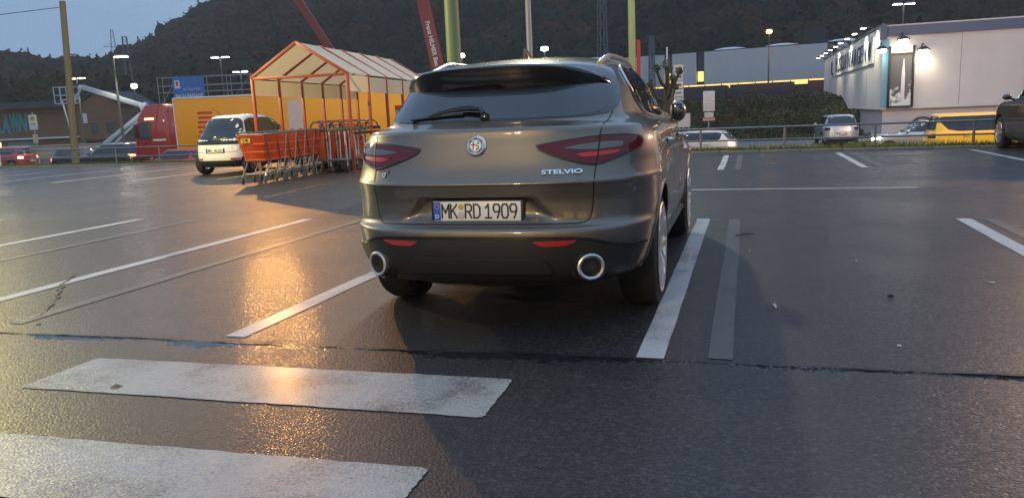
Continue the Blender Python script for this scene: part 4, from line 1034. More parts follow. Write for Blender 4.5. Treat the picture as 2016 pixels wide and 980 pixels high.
# lorry: red cab and yellow box semi-trailer
M_BOXYEL = mat('yellow_trailer_panel', (0.88, 0.345, 0.008), 0.45, var=0.06, scale=1.5); M_BOXRED = mat('red_lettering', (0.55, 0.04, 0.02), 0.5)
M_CABRED = wpaint('red_cab_paint', (0.33, 0.018, 0.015)); M_WHITEP = mat('white_panel', (0.62, 0.61, 0.6), 0.5, var=.08); M_STEEL = mat('grey_steel', (0.22, 0.22, 0.22), 0.45, metal=.7, var=.2)
tr_h = R(90) - math.atan2(.09, 1)
tr_h = R(90 - 5)
def lorry():
    fwd = Vector((-math.sin(tr_h), math.cos(tr_h), 0))
    c = thing('lorry', 'red lorry cab driving left with a yellow trailer behind it', 'lorry', Vector((-17.6, 42.0, LZ)), tr_h)
    pr = [(0, .95), (0, 3.55), (.2, 3.75), (1.15, 3.70), (1.62, 3.1), (1.82, 2.15), (1.92, 1.5), (1.92, .45), (.6, .45)]
    M_ = Matrix(((0, 0, 1, 0), (1, 0, 0, 0), (0, 1, 0, 0), (0, 0, 0, 1)))     # (y, z) profile extruded along x
    MB().prism(rounded(pr, .07, 3), -1.22, 1.22, M=M_).build('cab', M_CABRED, c, bevel=.03)
    MB().prism([(1.0, 1.95), (1.72, 1.95), (1.52, 2.85), (.9, 2.85)], -1.235, 1.235, M=M_).build('side_window', M_GLASSD, c)
    MB().add([(-1.1, 1.85, 2.05), (1.1, 1.85, 2.05), (1.05, 1.68, 2.95), (-1.05, 1.68, 2.95)], [(0, 1, 2, 3)]).build('windscreen', M_GLASSD, c)
    MB().box((0, -2.2, .75), (.9, 5.2, .35)).build('chassis', M_UNDER, c)
    for sx in (-1, 1):
        wheel(c, (sx * 1.05, 1.15, .5), .5, .32, sx, rim=.55); wheel(c, (sx * 1.02, -2.4, .5), .5, .4, sx, rim=.55)
        MB().box((sx * 1.32, 1.75, 2.4), (.16, .12, .7)).build('wing_mirror', M_PBLACK, c, bevel=.03)
        MB().box((sx * .85, 1.93, .85), (.42, .04, .22)).build('headlight', M_HEADON, c)
        MB().box((sx * 1.226, 1.0, 3.0), (.02, .5, .08)).build('marker_lamp', M_AMBER, c)
        MB().box((sx * 1.232, .55, 1.9), (.012, .7, .10)).build('cab_lettering', M_WHITEP, c)
        MB().box((sx * 1.24, 1.15, .98), (.05, 1.9, .12)).box((sx * 1.24, .28, .72), (.06, .5, .5)).build('step_panel', M_CLAD, c, bevel=.02)
        MB().box((sx * 1.226, 1.12, 2.0), (.016, .018, 1.9)).box((sx * 1.226, 1.75, 1.7), (.016, .018, 1.0)).box((sx * 1.226, 1.5, 1.12), (.016, 1.0, .018)).build('door_seam', M_JOINT, c)
        MB().box((sx * 1.24, 1.32, 1.75), (.04, .22, .05)).build('door_handle', M_PBLACK, c, bevel=.01)
        MB().lathe([(.3, -.55), (.33, -.5), (.33, .5), (.3, .55)], 18, M=Matrix.Translation((sx * 1.0, -1.0, .85)) @ Matrix.Rotation(R(90), 4, 'X')).build('fuel_tank', M_STEEL, c)
        MB().tube([(sx * 1.2, 1.15 + .66 * math.cos(a), .5 + .66 * math.sin(a)) for a in np.linspace(0, PI, 13)], .06, 6).build('wheel_arch', M_CLAD, c)
        MB().bar((sx * 1.15, -.05, 1.1), (sx * 1.15, -.05, 3.5), .12, .7, up=(0, 1, 0)).build('side_deflector', M_CABRED, c, bevel=.03)
    t = thing('box_trailer', 'long yellow box trailer with red lettering on the street behind the cart shelter', 'trailer', Vector((-17.6, 42.0, LZ)) - fwd * .45, tr_h)
    Lt = 14.2
    MB().box((0, -Lt / 2, 2.6), (2.5, Lt, 2.72)).build('box', M_BOXYEL, t, bevel=.02)
    MB().box((0, -Lt / 2, 3.985), (2.56, Lt + .05, .09)).build('roof_rail', M_WHITEP, t, bevel=.01)
    MB().box((0, .03, 2.6), (2.54, .06, 2.75)).build('front_wall', M_WHITEP, t)
    MB().box((0, -Lt / 2, 1.10), (2.3, Lt, .22)).build('chassis', M_UNDER, t)
    for sx in (-1, 1):
        for k in range(3): wheel(t, (sx * 1.0, -Lt + 2.3 + k * 1.35, .5), .5, .36, sx, rim=.55)
        b = MB()
        for k in range(7): b.box((sx * 1.256, -1.5 - .02 * k, 1.75 + k * .24), (.012, .8 - .05 * (k % 3), .12))
        b.build('red_lettering', M_BOXRED, t)
        b = MB()
        for k in range(4): b.box((sx * 1.256, -9.4 + .25 * k, 1.9 + k * .2), (.012, 3.4 - .4 * k, .10))
        b.build('red_lettering', M_BOXRED, t)
        MB().box((sx * 1.256, -6.5, 2.5), (.012, .9, 2.3)).build('white_stripe', mat('pale_pink_panel', (.6, .45, .42), .5), t)
        MB().box((sx * 1.2, -Lt * .5, .75), (.05, 6.5, .45)).build('side_guard', M_STEEL, t)
        MB().box((sx * .95, -Lt - .03, 1.12), (.4, .05, .15)).build('tail_light', M_TAILON, t)
lorry()

# ------------------------------------------------------------------ cart shelter
M_FRAME = mat('red_brown_steel', (0.36, 0.062, 0.028), 0.42, var=.2, scale=3, bump=.1, bscale=30)
M_SHEET = mat('milky_roof_sheet', (0.66, 0.66, 0.62), 0.4, var=.08, trans=0.0)
def make_sheet_mat():
    m, n, l, p = newmat('translucent_roof_sheet')
    p.inputs['Base Color'].default_value = (.7, .69, .66, 1); p.inputs['Roughness'].default_value = .4
    tr = n.new('ShaderNodeBsdfTranslucent'); tr.inputs['Color'].default_value = (.85, .74, .58, 1)
    mxs = n.new('ShaderNodeMixShader'); mxs.inputs['Fac'].default_value = .62
    o = n['Material Output']
    l.new(p.outputs['BSDF'], mxs.inputs[1]); l.new(tr.outputs['BSDF'], mxs.inputs[2]); l.new(mxs.outputs[0], o.inputs['Surface'])
    nz_ = n.new('ShaderNodeTexNoise'); nz_.inputs['Scale'].default_value = 1.2; nz_.inputs['Detail'].default_value = 6
    t_ = n.new('ShaderNodeTexCoord'); l.new(t_.outputs['Object'], nz_.inputs['Vector'])
    r_ = n.new('ShaderNodeMapRange'); r_.inputs['To Min'].default_value = .55; r_.inputs['To Max'].default_value = .8
    l.new(nz_.outputs['Fac'], r_.inputs['Value'])
    cc = n.new('ShaderNodeCombineColor'); [l.new(r_.outputs[0], cc.inputs[i]) for i in range(3)]
    l.new(cc.outputs[0], p.inputs['Base Color']); return m
M_SHEET = make_sheet_mat()
SH = R(-10.94); SHW, SHE, SHA, BAYL = 1.277, 2.435, 3.238, 1.398
sh = thing('cart_shelter', 'red steel cart shelter with a translucent gabled roof in front of the yellow trailer', 'shelter', (-5.1463, 19.687, 0), SH)
for i in range(6):
    y = i * BAYL; b = MB()
    w_ = .075
    for sx in (-1, 1):
        b.bar((sx * SHW, y, 0.0), (sx * SHW, y, SHE), w_, w_); b.bar((sx * (SHW + .03), y, SHE - .02), (0, y, SHA), w_, w_ * 1.05, up=(0, 1, 0))
    if i in (0, 5): b.bar((-SHW, y, SHE - .03), (SHW, y, SHE - .03), w_ * .9, w_ * .9)
    b.build('portal_frame', M_FRAME, sh, bevel=.006)
    for sx in (-1, 1): MB().box((sx * SHW, y, .012), (.2, .2, .024)).build('base_plate', M_FRAME, sh)
Ls = 5 * BAYL
for sx in (-1, 1):
    b = MB()
    for i in range(5):
        y0, y1 = i * BAYL + .03, (i + 1) * BAYL - .03
        b.add([(sx * SHW * 1.03, y0, SHE - .012), (sx * SHW * 1.03, y1, SHE - .012), (0, y1, SHA - .01), (0, y0, SHA - .01)], [(0, 1, 2, 3)])
        b.add([(sx * SHW * 1.03, y0, SHE + .0), (sx * SHW * 1.03, y1, SHE + .0), (0, y1, SHA + .002), (0, y0, SHA + .002)], [(3, 2, 1, 0)])
    b.build('roof_sheet', M_SHEET, sh, smooth=0)
    b = MB()
    for i in range(5):
        y0, y1 = i * BAYL + .04, (i + 1) * BAYL - .04
        b.box((sx * (SHW + .012), (y0 + y1) / 2, SHE - .25), (.008, y1 - y0, .40))
    b.build('side_sheet', M_SHEET, sh, smooth=0)
    MB().bar((sx * SHW, 0, .35), (sx * SHW, Ls, .35), .05, .05).build('guide_rail', M_FRAME, sh)
    MB().bar((sx * (SHW - .06), 0, .95), (sx * (SHW - .06), Ls, .95), .04, .07).build('bumper_rail', M_CLAD, sh)
# ------------------------------------------------------------------ shopping carts
M_CARTOR = mat('orange_plastic', (0.86, 0.13, 0.026), 0.42, var=.12, scale=4); M_ZINC = mat('zinc_tube', (0.34, 0.32, 0.29), 0.36, metal=.85, var=.2, scale=12)
M_RUBBER = mat('castor_rubber', (0.10, 0.10, 0.10), 0.7); M_HANDLE = mat('grey_handle', (0.07, 0.07, 0.075), 0.5); M_COIN = mat('red_coin_lock', (0.5, 0.03, 0.025), .4)
M_YSIGN = mat('yellow_sign', (0.75, 0.55, 0.03), .5)
def cart_proto():
    """local: +Y is the pushing end (away from the viewer); y 0..1.05"""
    t = thing('shopping_cart', 'orange shopping cart', 'shopping cart')
    b = MB(); zt, zb = 1.03, .50
    top = [(-.32, .0), (.32, .0), (.35, .98), (-.35, .98)]; bot = [(-.235, .13), (.235, .13), (.27, .90), (-.27, .90)]
    for i in range(4):
        j = (i + 1) % 4; A, B, C_, D = top[i], top[j], bot[j], bot[i]
        def q(u, v):
            x = (A[0] * (1 - u) + B[0] * u) * v + (D[0] * (1 - u) + C_[0] * u) * (1 - v); y = (A[1] * (1 - u) + B[1] * u) * v + (D[1] * (1 - u) + C_[1] * u) * (1 - v)
            return (x, y, zb + (zt - zb) * v)
        nb = 13 if i % 2 == 0 else 19
        for k in range(nb): b.bar(q((k + .5) / nb, 0), q((k + .5) / nb, 1), .024, .012)
        for v in (.0, .33, .66, 1.0): b.bar(q(0, v), q(1, v), .02, .035)
        b.add([q(0.02, .02), q(.98, .02), q(.98, .98), q(.02, .98)], [(0, 1, 2, 3)])
    for k in range(9): b.bar((bot[0][0] + .05 + k * .05, .13, zb), (bot[0][0] + .05 + k * .05, .90, zb), .02, .012)
    b.build('basket', M_CARTOR, t, smooth=0)
    f = MB()
    for sx in (-1, 1):
        f.tube([(sx * .345, .02, 1.05), (sx * .36, .5, 1.06), (sx * .37, 1.06, 1.09)], .013, 8)
        f.tube([(sx * .34, .03, 1.05), (sx * .325, .12, .80), (sx * .29, .24, .50), (sx * .28, .27, .44), (sx * .27, .18, .33), (sx * .27, .05, .22), (sx * .27, .02, .13)], .014, 8)
        f.tube([(sx * .36, .97, 1.06), (sx * .31, .90, .5), (sx * .29, .86, .25), (sx * .29, .88, .13)], .014, 8)
        f.tube([(sx * .27, .03, .17), (sx * .29, .87, .20)], .012, 8)
    f.tube([(-.27, .06, .2), (.27, .06, .2)], .011, 6); f.tube([(-.345, .02, 1.05), (.345, .02, 1.05)], .013, 8); f.tube([(-.28, .27, .45), (.28, .27, .45)], .010, 6)
    f.build('frame', M_ZINC, t)
    MB().tube([(-.37, 1.06, 1.09), (.37, 1.06, 1.09)], .019, 10).build('handle', M_HANDLE, t)
    MB().box((.2, 1.05, 1.11), (.07, .09, .05)).build('coin_lock', M_COIN, t, bevel=.008)
    MB().tube([(-.30, .0, 1.06), (-.30, -.05, 1.10), (.30, -.05, 1.10), (.30, .0, 1.06)], .012, 6).build('front_bumper', M_HANDLE, t)
    for x, y in ((-.27, .02), (.27, .02), (-.29, .88), (.29, .88)):
        w = MB().lathe([(.018, -.016), (.055, -.016), (.062, -.009), (.062, .009), (.055, .016), (.018, .016)], 18, M=Matrix.Translation((x, y - .03, .062)) @ Matrix.Rotation(R(90), 4, 'Y')).build('castor', M_RUBBER, t)
        MB().box((x - .023, y - .02, .10), (.005, .035, .10)).box((x + .023, y - .02, .10), (.005, .035, .10)).box((x, y - .01, .15), (.05, .05, .012)).build('castor_fork', M_ZINC, w)
    return t
cart = cart_proto()
ordn = ['foremost', 'second', 'third', 'fourth', 'fifth', 'sixth', 'seventh', 'eighth', 'ninth', 'tenth', 'eleventh', 'twelfth']
NC = 11; cdir = Vector((math.sin(-SH), math.cos(SH), 0)); c0 = Vector((-5.60, 16.93, 0))
def child_named(o, n_): return [c for c in children(o) if c.name.split('.')[0] == n_][0]
for i in range(NC):
    o = cart if i == 0 else copy_tree(cart)
    o.location = c0 + cdir * (.50 * i) + Vector((random.uniform(-.012, .012), 0, 0)); o.rotation_euler = (0, 0, SH + R(random.uniform(-.8, .8)))
    o['group'] = 'nested orange shopping carts'
    o['label'] = f'orange basket shopping cart, {ordn[i]} of the nested row from its open end'
cart['label'] = 'orange basket shopping cart with yellow sign, foremost of the nested row'
KIDS.clear()
sg = MB().box((-.13, .015, .93), (.22, .012, .11)).build('coin_sign', M_YSIGN, cart)
text_mb('1 €', .075, .003, bold=.03, M=Matrix.Translation((-.13, .007, .93))).build('sign_lettering', M_PBLACK, sg, smooth=0)
# platform trolleys at the right of the row
M_WTUBE = mat('white_tube', (0.6, 0.58, 0.54), .4, var=.1)
def trolley_proto(end_orange):
    t = thing('platform_trolley', 'trolley', 'trolley')
    d = MB().box((0, .5, .30), (.56, 1.0, .035)); d.build('deck', M_STEEL, t, bevel=.005)
    f = MB()
    for sx in (-1, 1): f.tube([(sx * .22, .03, .16), (sx * .22, .03, .30), (sx * .20, .02, 1.06)], .021, 8)
    f.build('end_frame', M_WTUBE if not end_orange else M_ZINC, t)
    if end_orange: MB().box((0, .0, .66), (.34, .03, .66)).build('end_panel', M_CARTOR, t, bevel=.012)
    MB().tube([(-.20, .02, 1.05), (-.15, -.02, 1.20), (-.07, -.05, 1.26), (.07, -.05, 1.26), (.15, -.02, 1.20), (.20, .02, 1.05)], .022, 8).build('handle', M_HANDLE, t)
    MB().box((0, .02, 1.06), (.48, .05, .09)).build('coin_lock', M_HANDLE, t, bevel=.01)
    for x, y in ((-.22, .1), (.22, .1), (-.22, .9), (.22, .9)):
        w = MB().lathe([(.02, -.02), (.075, -.02), (.08, 0), (.075, .02), (.02, .02)], 16, M=Matrix.Translation((x, y, .08)) @ Matrix.Rotation(R(90), 4, 'Y')).build('castor', M_RUBBER, t)
        MB().box((x, y, .21), (.05, .06, .14)).build('castor_fork', M_ZINC, w)
    return t
t0 = Vector((-5.1463, 19.687, 0)); rx = Vector((math.cos(SH), math.sin(SH), 0))
tp, op = trolley_proto(False), trolley_proto(True)
for i in range(5):
    o = tp if i == 0 else copy_tree(tp)
    o.location = t0 + rx * .93 + cdir * (-.12 + .62 * i); o.rotation_euler = (0, 0, SH + R(random.uniform(-2, 2)))
    tag(o, f'platform trolley with white uprights, {ordn[i]} of its row by the right shelter posts', None, 'platform trolleys with white uprights')
for i in range(4):
    o = op if i == 0 else copy_tree(op)
    o.location = t0 + rx * .36 + cdir * (.02 + .62 * i); o.rotation_euler = (0, 0, SH + R(random.uniform(-2, 2)))
    tag(o, f'trolley with orange end panel, {ordn[i]} of its row beside the white upright trolleys', None, 'trolleys with orange end panels')
for i, (px_, py_) in enumerate(((-3.55, 27.0), (-2.75, 27.3), (-1.95, 27.6))):
    t = thing('poster_board', ['left', 'middle', 'right'][i] + ' grey poster board with a red header behind the far end of the shelter', 'poster board', (px_, py_, LOW), SH, 'poster boards behind the shelter')
    MB().box((0, 0, 2.45), (.58, .05, .95)).build('board', M_GREYS, t); MB().box((0, -.03, 2.86), (.58, .012, .13)).build('header', M_BOXRED, t)
    MB().bar((-.25, 0.04, 0), (-.25, 0.04, 2.9), .05).bar((.25, .04, 0), (.25, .04, 2.9), .05).build('legs', M_STEEL, t)

# ------------------------------------------------------------------ railing along the kerb
M_RAIL = mat('galvanised_rail', (0.17, 0.18, 0.19), .45, metal=.5, var=.2)
fe = thing('railing', 'grey two rail metal railing running along the kerb', 'railing', KB(0, .35), KH)
b = MB(); b.tube([(-14, 0, .64), (44, 0, .64)], .026, 8); b.build('top_rail', M_RAIL, fe)
MB().tube([(-14, 0, .315), (44, 0, .315)], .022, 8).build('middle_rail', M_RAIL, fe)
for k in range(-18, 6):
    x = 31.75 + 2.15 * k
    MB().tube([(x, 0, -.25), (x, 0, .655)], .03, 8).build('post', M_RAIL, fe)
# ------------------------------------------------------------------ poles, lamps and masts
def gz(x, y): return float(ground_z(x, y))
M_GREENP = mat('green_mast_paint', (0.22, 0.27, 0.12), .5, var=.12, scale=2); M_WOOD = mat('weathered_wood', (0.17, 0.145, 0.085), .8, var=.3, scale=1.2, stretch=(8, 8, .4))
M_GALV = mat('galvanised_pole', (0.30, 0.31, 0.32), .5, metal=.4, var=.15)
M_LAMPW = glow('lit_white_lamp', (1.0, 0.86, 0.62), 16.0); M_LAMPO = glow('lit_sodium_lamp', (1.0, 0.45, 0.08), 16.0); M_LAMPC = glow('lit_cool_lamp', (1.0, 0.93, 0.8), 16.0)
def mast(name, label, loc, h, r0, r1, m, tilt=(0, 0)):
    t = thing(name, label, 'pole', loc); top = Vector((tilt[0] * h, tilt[1] * h, h))
    MB().tube([top * (k / 6) for k in range(7)], [r0 + (r1 - r0) * k / 6 for k in range(7)], 20).build('pole', m, t, smooth=50)
    return t, Vector(loc) + top
def collar(t, m, r, z=.12): MB().lathe([(r * 1.5, 0), (r * 1.5, .03), (r * 1.1, .05), (r * 1.1, z)], 16).build('base_collar', m, t)
g, gtop = mast('green_mast', 'thick pale green steel mast rising right behind the large SUV', (-1.02, 16.2, 0), 12.5, .155, .12, M_GREENP); collar(g, M_GREENP, .155)
MB().box((0, 0, 12.4), (1.6, .3, .15)).build('cross_arm', M_GALV, g)
g, ltop = mast('lamp_mast', 'slim grey lamp mast standing behind the roof of the large SUV', (0.80, 24.2, gz(.8, 24.2)), 10.0, .10, .07, M_GALV); collar(g, M_GALV, .1)
for sx in (-1, 1):
    MB().box((sx * .45, 0, 10.0), (.75, .28, .10)).build('lamp_head', M_GALV, g); MB().box((sx * .45, 0, 9.94), (.6, .22, .02)).build('lamp_glass', M_LAMPW, g)
lamp_light('lamp_mast_light', ltop + Vector((0, -.1, -.25)), 2500, (.95, .93, .66), .2)
g, _t = mast('green_mast', 'slimmer green mast with a red banner right of the SUV roof', (4.92, 30.2, gz(4.9, 30.2)), 13.0, .15, .12, M_GREENP); collar(g, M_GREENP, .15)
MB().box((.24, 0, 4.3), (.15, .02, 1.5)).build('red_banner', mat('dull_red_cloth', (.3, .03, .03), .7), g)
g, wtop = mast('leaning_pole', 'leaning yellowish wooden pole carrying a cable at the left', (-20.5, 36.6, gz(-20.5, 36.6)), 8.4, .17, .13, M_WOOD, tilt=(.055, 0))
tag(MB().tube([wtop + Vector((0, 0, -.25)) + Vector((-1, -.05, 0)) * (30 * k / 16) + Vector((0, 0, -.9 * math.sin(PI * k / 16) + .2 * k / 16)) for k in range(17)], .016, 5).build('cable', M_PBLACK), 'thin black cable hanging from the leaning wooden pole', 'cable')

M_POLE = mat('dark_lamp_pole', (.09, .09, .09), .6)
def street_lamp(label, x, y, h, kind, mglow, light=0, colr=(1, .85, .6), group='street lamps', arm=0.0, ang=0.0, scale=1.0):
    z0 = gz(x, y); H = h - z0
    t = thing('street_lamp', label, 'street lamp', (x, y, z0), ang, group)
    MB().tube([(0, 0, 0), (0, 0, H * .5), (0, 0, H)], [.10, .085, .06], 10).build('pole', M_POLE, t)
    if kind == 'twin':
        for sx in (-1, 1):
            hd = MB().box((sx * .42 * scale, 0, H + .05), (.62 * scale, .3 * scale, .12 * scale), taper=.8).build('lamp_head', M_GALV, t); MB().box((sx * .42 * scale, 0, H - .03), (.56 * scale, .28 * scale, .05)).build('lamp_glass', mglow, hd)
    elif kind == 'single':
        MB().tube([(0, 0, H - .1), (arm * .5, 0, H + .12), (arm, 0, H + .15)], .04, 8).build('arm', M_GALV, t)
        hd = MB().box((arm + .35, 0, H + .18), (.8 * scale, .34 * scale, .14), taper=.75).build('lamp_head', M_GALV, t); MB().box((arm + .35, 0, H + .09), (.7 * scale, .30 * scale, .06)).build('lamp_glass', mglow, hd)
    else:
        hd = MB().lathe([(.05, -.05), (.22 * scale, .0), (.26 * scale, .22), (.08, .34)], 14, M=Matrix.Translation((0, 0, H))).build('lamp_glass', mglow, t)
        MB().lathe([(.3 * scale, .34), (.28 * scale, .37), (.02, .44)], 14, M=Matrix.Translation((0, 0, H - .0))).build('lamp_cap', M_GALV, t)
    if light: lamp_light('street_lamp_light', (x + (arm + .35 if kind == 'single' else 0), y - .9, h - .6), light * (1.0 if y < 30 else .4), colr, .25, spot=None if y < 30 else 140, target=(x, y - 4, -1.2))
    return t
street_lamp('street lamp with one big glowing head right of the leaning pole', -29.6, 60, 6.7, 'single', M_LAMPW, 1500, arm=.25, scale=1.3)
street_lamp('twin headed lamp above the blue banner scaffold', -28.7, 80, 8.2, 'twin', M_LAMPC, 0, scale=1.25)
street_lamp('small twin headed lamp above the brick gable roof', -45.6, 84, 7.0, 'twin', M_LAMPC, 1800, scale=1.2)
street_lamp('short globe lamp left of the scaffold', -33.0, 70, 5.0, 'globe', M_LAMPC, 0)
street_lamp('lamp half hidden at the upper left corner of the cart shelter', -26.8, 80, 6.7, 'twin', M_LAMPC, 0)
street_lamp('globe lamp showing just above the SUV roof right of the antenna', 4.15, 80, 7.5, 'globe', M_LAMPC, 0, scale=1.5)
street_lamp('tiny lamp beside the thick green mast above the SUV roof', -4.2, 80, 7.2, 'globe', M_LAMPW, 0)
street_lamp('orange sodium lamp in front of the factory wall', 28.6, 85, 8.7, 'globe', M_LAMPO, 900, (1, .45, .12), scale=1.2)
street_lamp('white twin lamp rising behind the white hall roof', 35.4, 70, 9.4, 'twin', M_LAMPC, 0, scale=1.3)
# lamps of the car park that stand just outside the picture
street_lamp('yellowish car park lamp left of the picture', -13.5, 16.0, 6.2, 'twin', M_LAMPW, 4200, (1, .8, .30))
street_lamp('sodium lamp right of the picture beside the hall', 20.5, 24.5, 6.5, 'single', M_LAMPO, 4300, (1, .6, .38))
street_lamp('car park lamp behind the viewer', -5.6, -5.2, 5.6, 'twin', M_LAMPW, 1500, (1, .68, .27))
t = thing('white_post', 'white post with a small lit lamp at the left edge of the picture', 'lamp post', (-20.62, 31.35, .03))
MB().tube([(0, 0, 0), (0, 0, 2.4)], [.10, .07], 14).build('pole', M_WHITEP, t); MB().lathe([(.06, 2.38), (.13, 2.45), (.13, 2.62), (.04, 2.72)], 14).build('lamp_glass', M_LAMPW, t)

def lattice(name, label, x, y, h, w0, w1, m, arms=()):
    z0 = gz(x, y); t = thing(name, label, 'lattice mast', (x, y, z0), .3); b = MB(); n_ = max(6, int(h / 2.2))
    P_ = lambda k, sx, sy: Vector((sx * (w0 + (w1 - w0) * k / n_) / 2, sy * (w0 + (w1 - w0) * k / n_) / 2, h * k / n_))
    s4 = ((-1, -1), (1, -1), (1, 1), (-1, 1))
    for sx, sy in s4: b.bar(P_(0, sx, sy), P_(n_, sx, sy), .12)
    for k in range(n_):
        for i in range(4):
            b.bar(P_(k, *s4[i]), P_(k + 1, *s4[(i + 1) % 4]), .05); b.bar(P_(k + 1, *s4[i]), P_(k + 1, *s4[(i + 1) % 4]), .05)
    b.build('lattice', m, t, smooth=0)
    for z, l in arms: MB().bar((-l, 0, z), (l, 0, z), .15).bar((-l, 0, z), (0, 0, z + 1.2), .08).bar((l, 0, z), (0, 0, z + 1.2), .08).build('cross_arm', m, t, smooth=0)
M_LATT = mat('dark_lattice_steel', (0.12, 0.13, 0.14), .7)
lattice('lattice_mast', 'tall lattice railway mast above the right part of the SUV roof', 14.8, 118, 26, 1.3, .7, M_LATT)
lattice('lattice_mast', 'lattice mast before the dark wooded hill at the left', -60, 126, 17, 1.4, .6, M_LATT)
lattice('lattice_mast', 'thin lattice mast behind the tall sign totem', 18.2, 97, 8.5, .6, .4, M_LATT)
lattice('power_pylon', 'distant power pylon on the ridge against the sky', -166, 338, 24, 4, .8, M_LATT, ((13, 5), (17, 4)))

# ------------------------------------------------------------------ mobile cranes
M_CRANE = mat('red_crane_paint', (0.20, 0.020, 0.014), .45, var=.12)
def crane(label, base, top, w, txt=None, lamp=None):
    t = thing('mobile_crane', label, 'crane', (base[0], base[1], LOW), 0)
    a = Vector((0, 0, 1.9)); b_ = Vector(top) - Vector((base[0], base[1], LOW)); d = (b_ - a).normalized(); L = (b_ - a).length
    MB().bar(a, a + d * L * .55, w, w).build('boom', M_CRANE, t, bevel=.03)
    MB().bar(a + d * L * .5, a + d * L * .82, w * .8, w * .8).build('boom_section', M_CRANE, t, bevel=.02); MB().bar(a + d * L * .8, a + d * L, w * .62, w * .62).build('boom_section', M_CRANE, t, bevel=.02)
    MB().tube([Vector((-1.2 * (1 if d.x > 0 else -1) * -1, 0, 1.4)), a + d * L * .3 + Vector((0, 0, -.3))], .14, 10).build('lift_cylinder', M_CHROME, t)
    MB().box((0, 0, .95), (9, 2.5, .5)).build('carrier', M_CRANE, t, bevel=.05); MB().box((-3.9, 0, 1.7), (1.2, 2.4, 1.1), taper=.85).build('cab', M_CRANE, t, bevel=.06); MB().box((.8, -.8, 1.8), (1.6, .9, 1.3)).build('operator_cab', M_GLASSD, t, bevel=.05)
    for x in (-3.4, -1.8, 1.6, 3.2):
        for sy in (-1, 1):
            MB().lathe([(.2, -.18), (.55, -.18), (.6, 0), (.55, .18), (.2, .18)], 20, M=Matrix.Translation((x, sy * 1.1, .6)) @ Matrix.Rotation(R(90), 4, 'X')).build('wheel', M_TYRE, t)
    if lamp:
        q = Vector(lamp) - Vector((base[0], base[1], LOW)); MB().bar(q + Vector((0, .5, .5)), q + Vector((0, 0, .15)), .08).build('lamp_bracket', M_POLE, t)
        MB().box(q, (.9, .35, .25)).build('floodlight', M_LAMPO, t); lamp_light('crane_floodlight', Vector(lamp) + Vector((0, -.5, -.3)), 11000, (1, .45, .10), .18, spot=75, target=(-2.5, 12, 0), blend=.6)
    if txt:
        xa = -d; za = Vector((0, -1, 0)).cross(xa); za = Vector((xa.z, 0, -xa.x)) * -1
        if za.x < 0: za = -za
        M_ = Matrix((xa, Vector((0, 1, 0)), za)).transposed().to_4x4(); M_.translation = a + d * L * .33 + Vector((0, -w / 2 - .01, 0))
        text_mb(txt, w * .34, .01, bold=.03, M=M_).build('boom_lettering', M_WHITEP, t, smooth=0)
crane('red telescopic crane boom behind the ridge of the cart shelter', (-10.0, 62), (-21.5, 62, 20.6), .6, lamp=(-19.2, 61.5, 17.4))
crane('wide red crane boom with white lettering left of the thick green mast', (-3.75, 52), (-6.4, 52, 16.8), .84, 'Franz HILMER Bau')

# ------------------------------------------------------------------ boom lift
M_LIFT = mat('pale_blue_lift_paint', (0.36, 0.42, 0.48), .45, var=.1)
t = thing('boom_lift', 'pale blue articulated boom lift with its cage raised before the brick gable', 'boom lift', (-31.2, 60.5, LZ))
MB().box((.3, 0, .55), (2.6, 1.6, .5)).build('chassis', M_LIFT, t, bevel=.05); MB().box((.2, 0, 1.1), (1.6, 1.3, .6), taper=.9).build('turntable', M_LIFT, t, bevel=.05)
for x in (-.7, 1.3):
    for sy in (-1, 1): MB().lathe([(.1, -.12), (.36, -.12), (.4, 0), (.36, .12), (.1, .12)], 18, M=Matrix.Translation((x, sy * .8, .4)) @ Matrix.Rotation(R(90), 4, 'X')).build('wheel', M_TYRE, t)
o_ = Vector((-31.2, 60.5, LZ)); J = [Vector((-31.3, 60.3, .3)) - o_, Vector((-28.0, 60.3, 2.55)) - o_, Vector((-32.4, 60.3, 4.7)) - o_, Vector((-33.1, 60.3, 3.75)) - o_]
MB().bar(J[0], J[1], .26, .30).build('lower_arm', M_LIFT, t, bevel=.02); MB().bar(J[0] + Vector((.9, -.25, 0)), J[1] + Vector((-.1, -.25, -.4)), .12, .16).build('tie_arm', M_LIFT, t)
MB().bar(J[1] + Vector((.3, 0, .05)), J[1] + Vector((.1, 0, .75)), .45, .6).build('knuckle', M_LIFT, t, bevel=.04)
MB().bar(J[1] + Vector((.2, 0, .5)), J[2], .30, .36).build('upper_boom', M_LIFT, t, bevel=.02); MB().bar(J[1] + Vector((-1.6, -.02, 1.25)), J[2] + Vector((-.2, -.02, .05)), .22, .26).build('boom_extension', M_WHITEP, t)
MB().bar(J[2], J[3], .15, .18).build('jib', M_LIFT, t)
b = MB(); c = J[3] + Vector((-.55, 0, .5))
for sx in (-.75, -.25, .25, .75):
    for sy in (-.4, .4): b.bar(c + Vector((sx, sy, -.75)), c + Vector((sx, sy, .55)), .06)
for sy in (-.4, .4):
    for z in (-.72, -.1, .5): b.bar(c + Vector((-.75, sy, z)), c + Vector((.75, sy, z)), .05)
for sx in (-.75, .75):
    for z in (-.72, -.1, .5): b.bar(c + Vector((sx, -.4, z)), c + Vector((sx, .4, z)), .05)
b.box(tuple(c + Vector((0, 0, -.76))), (1.5, .8, .05)); b.build('cage', M_LIFT, t, smooth=0)

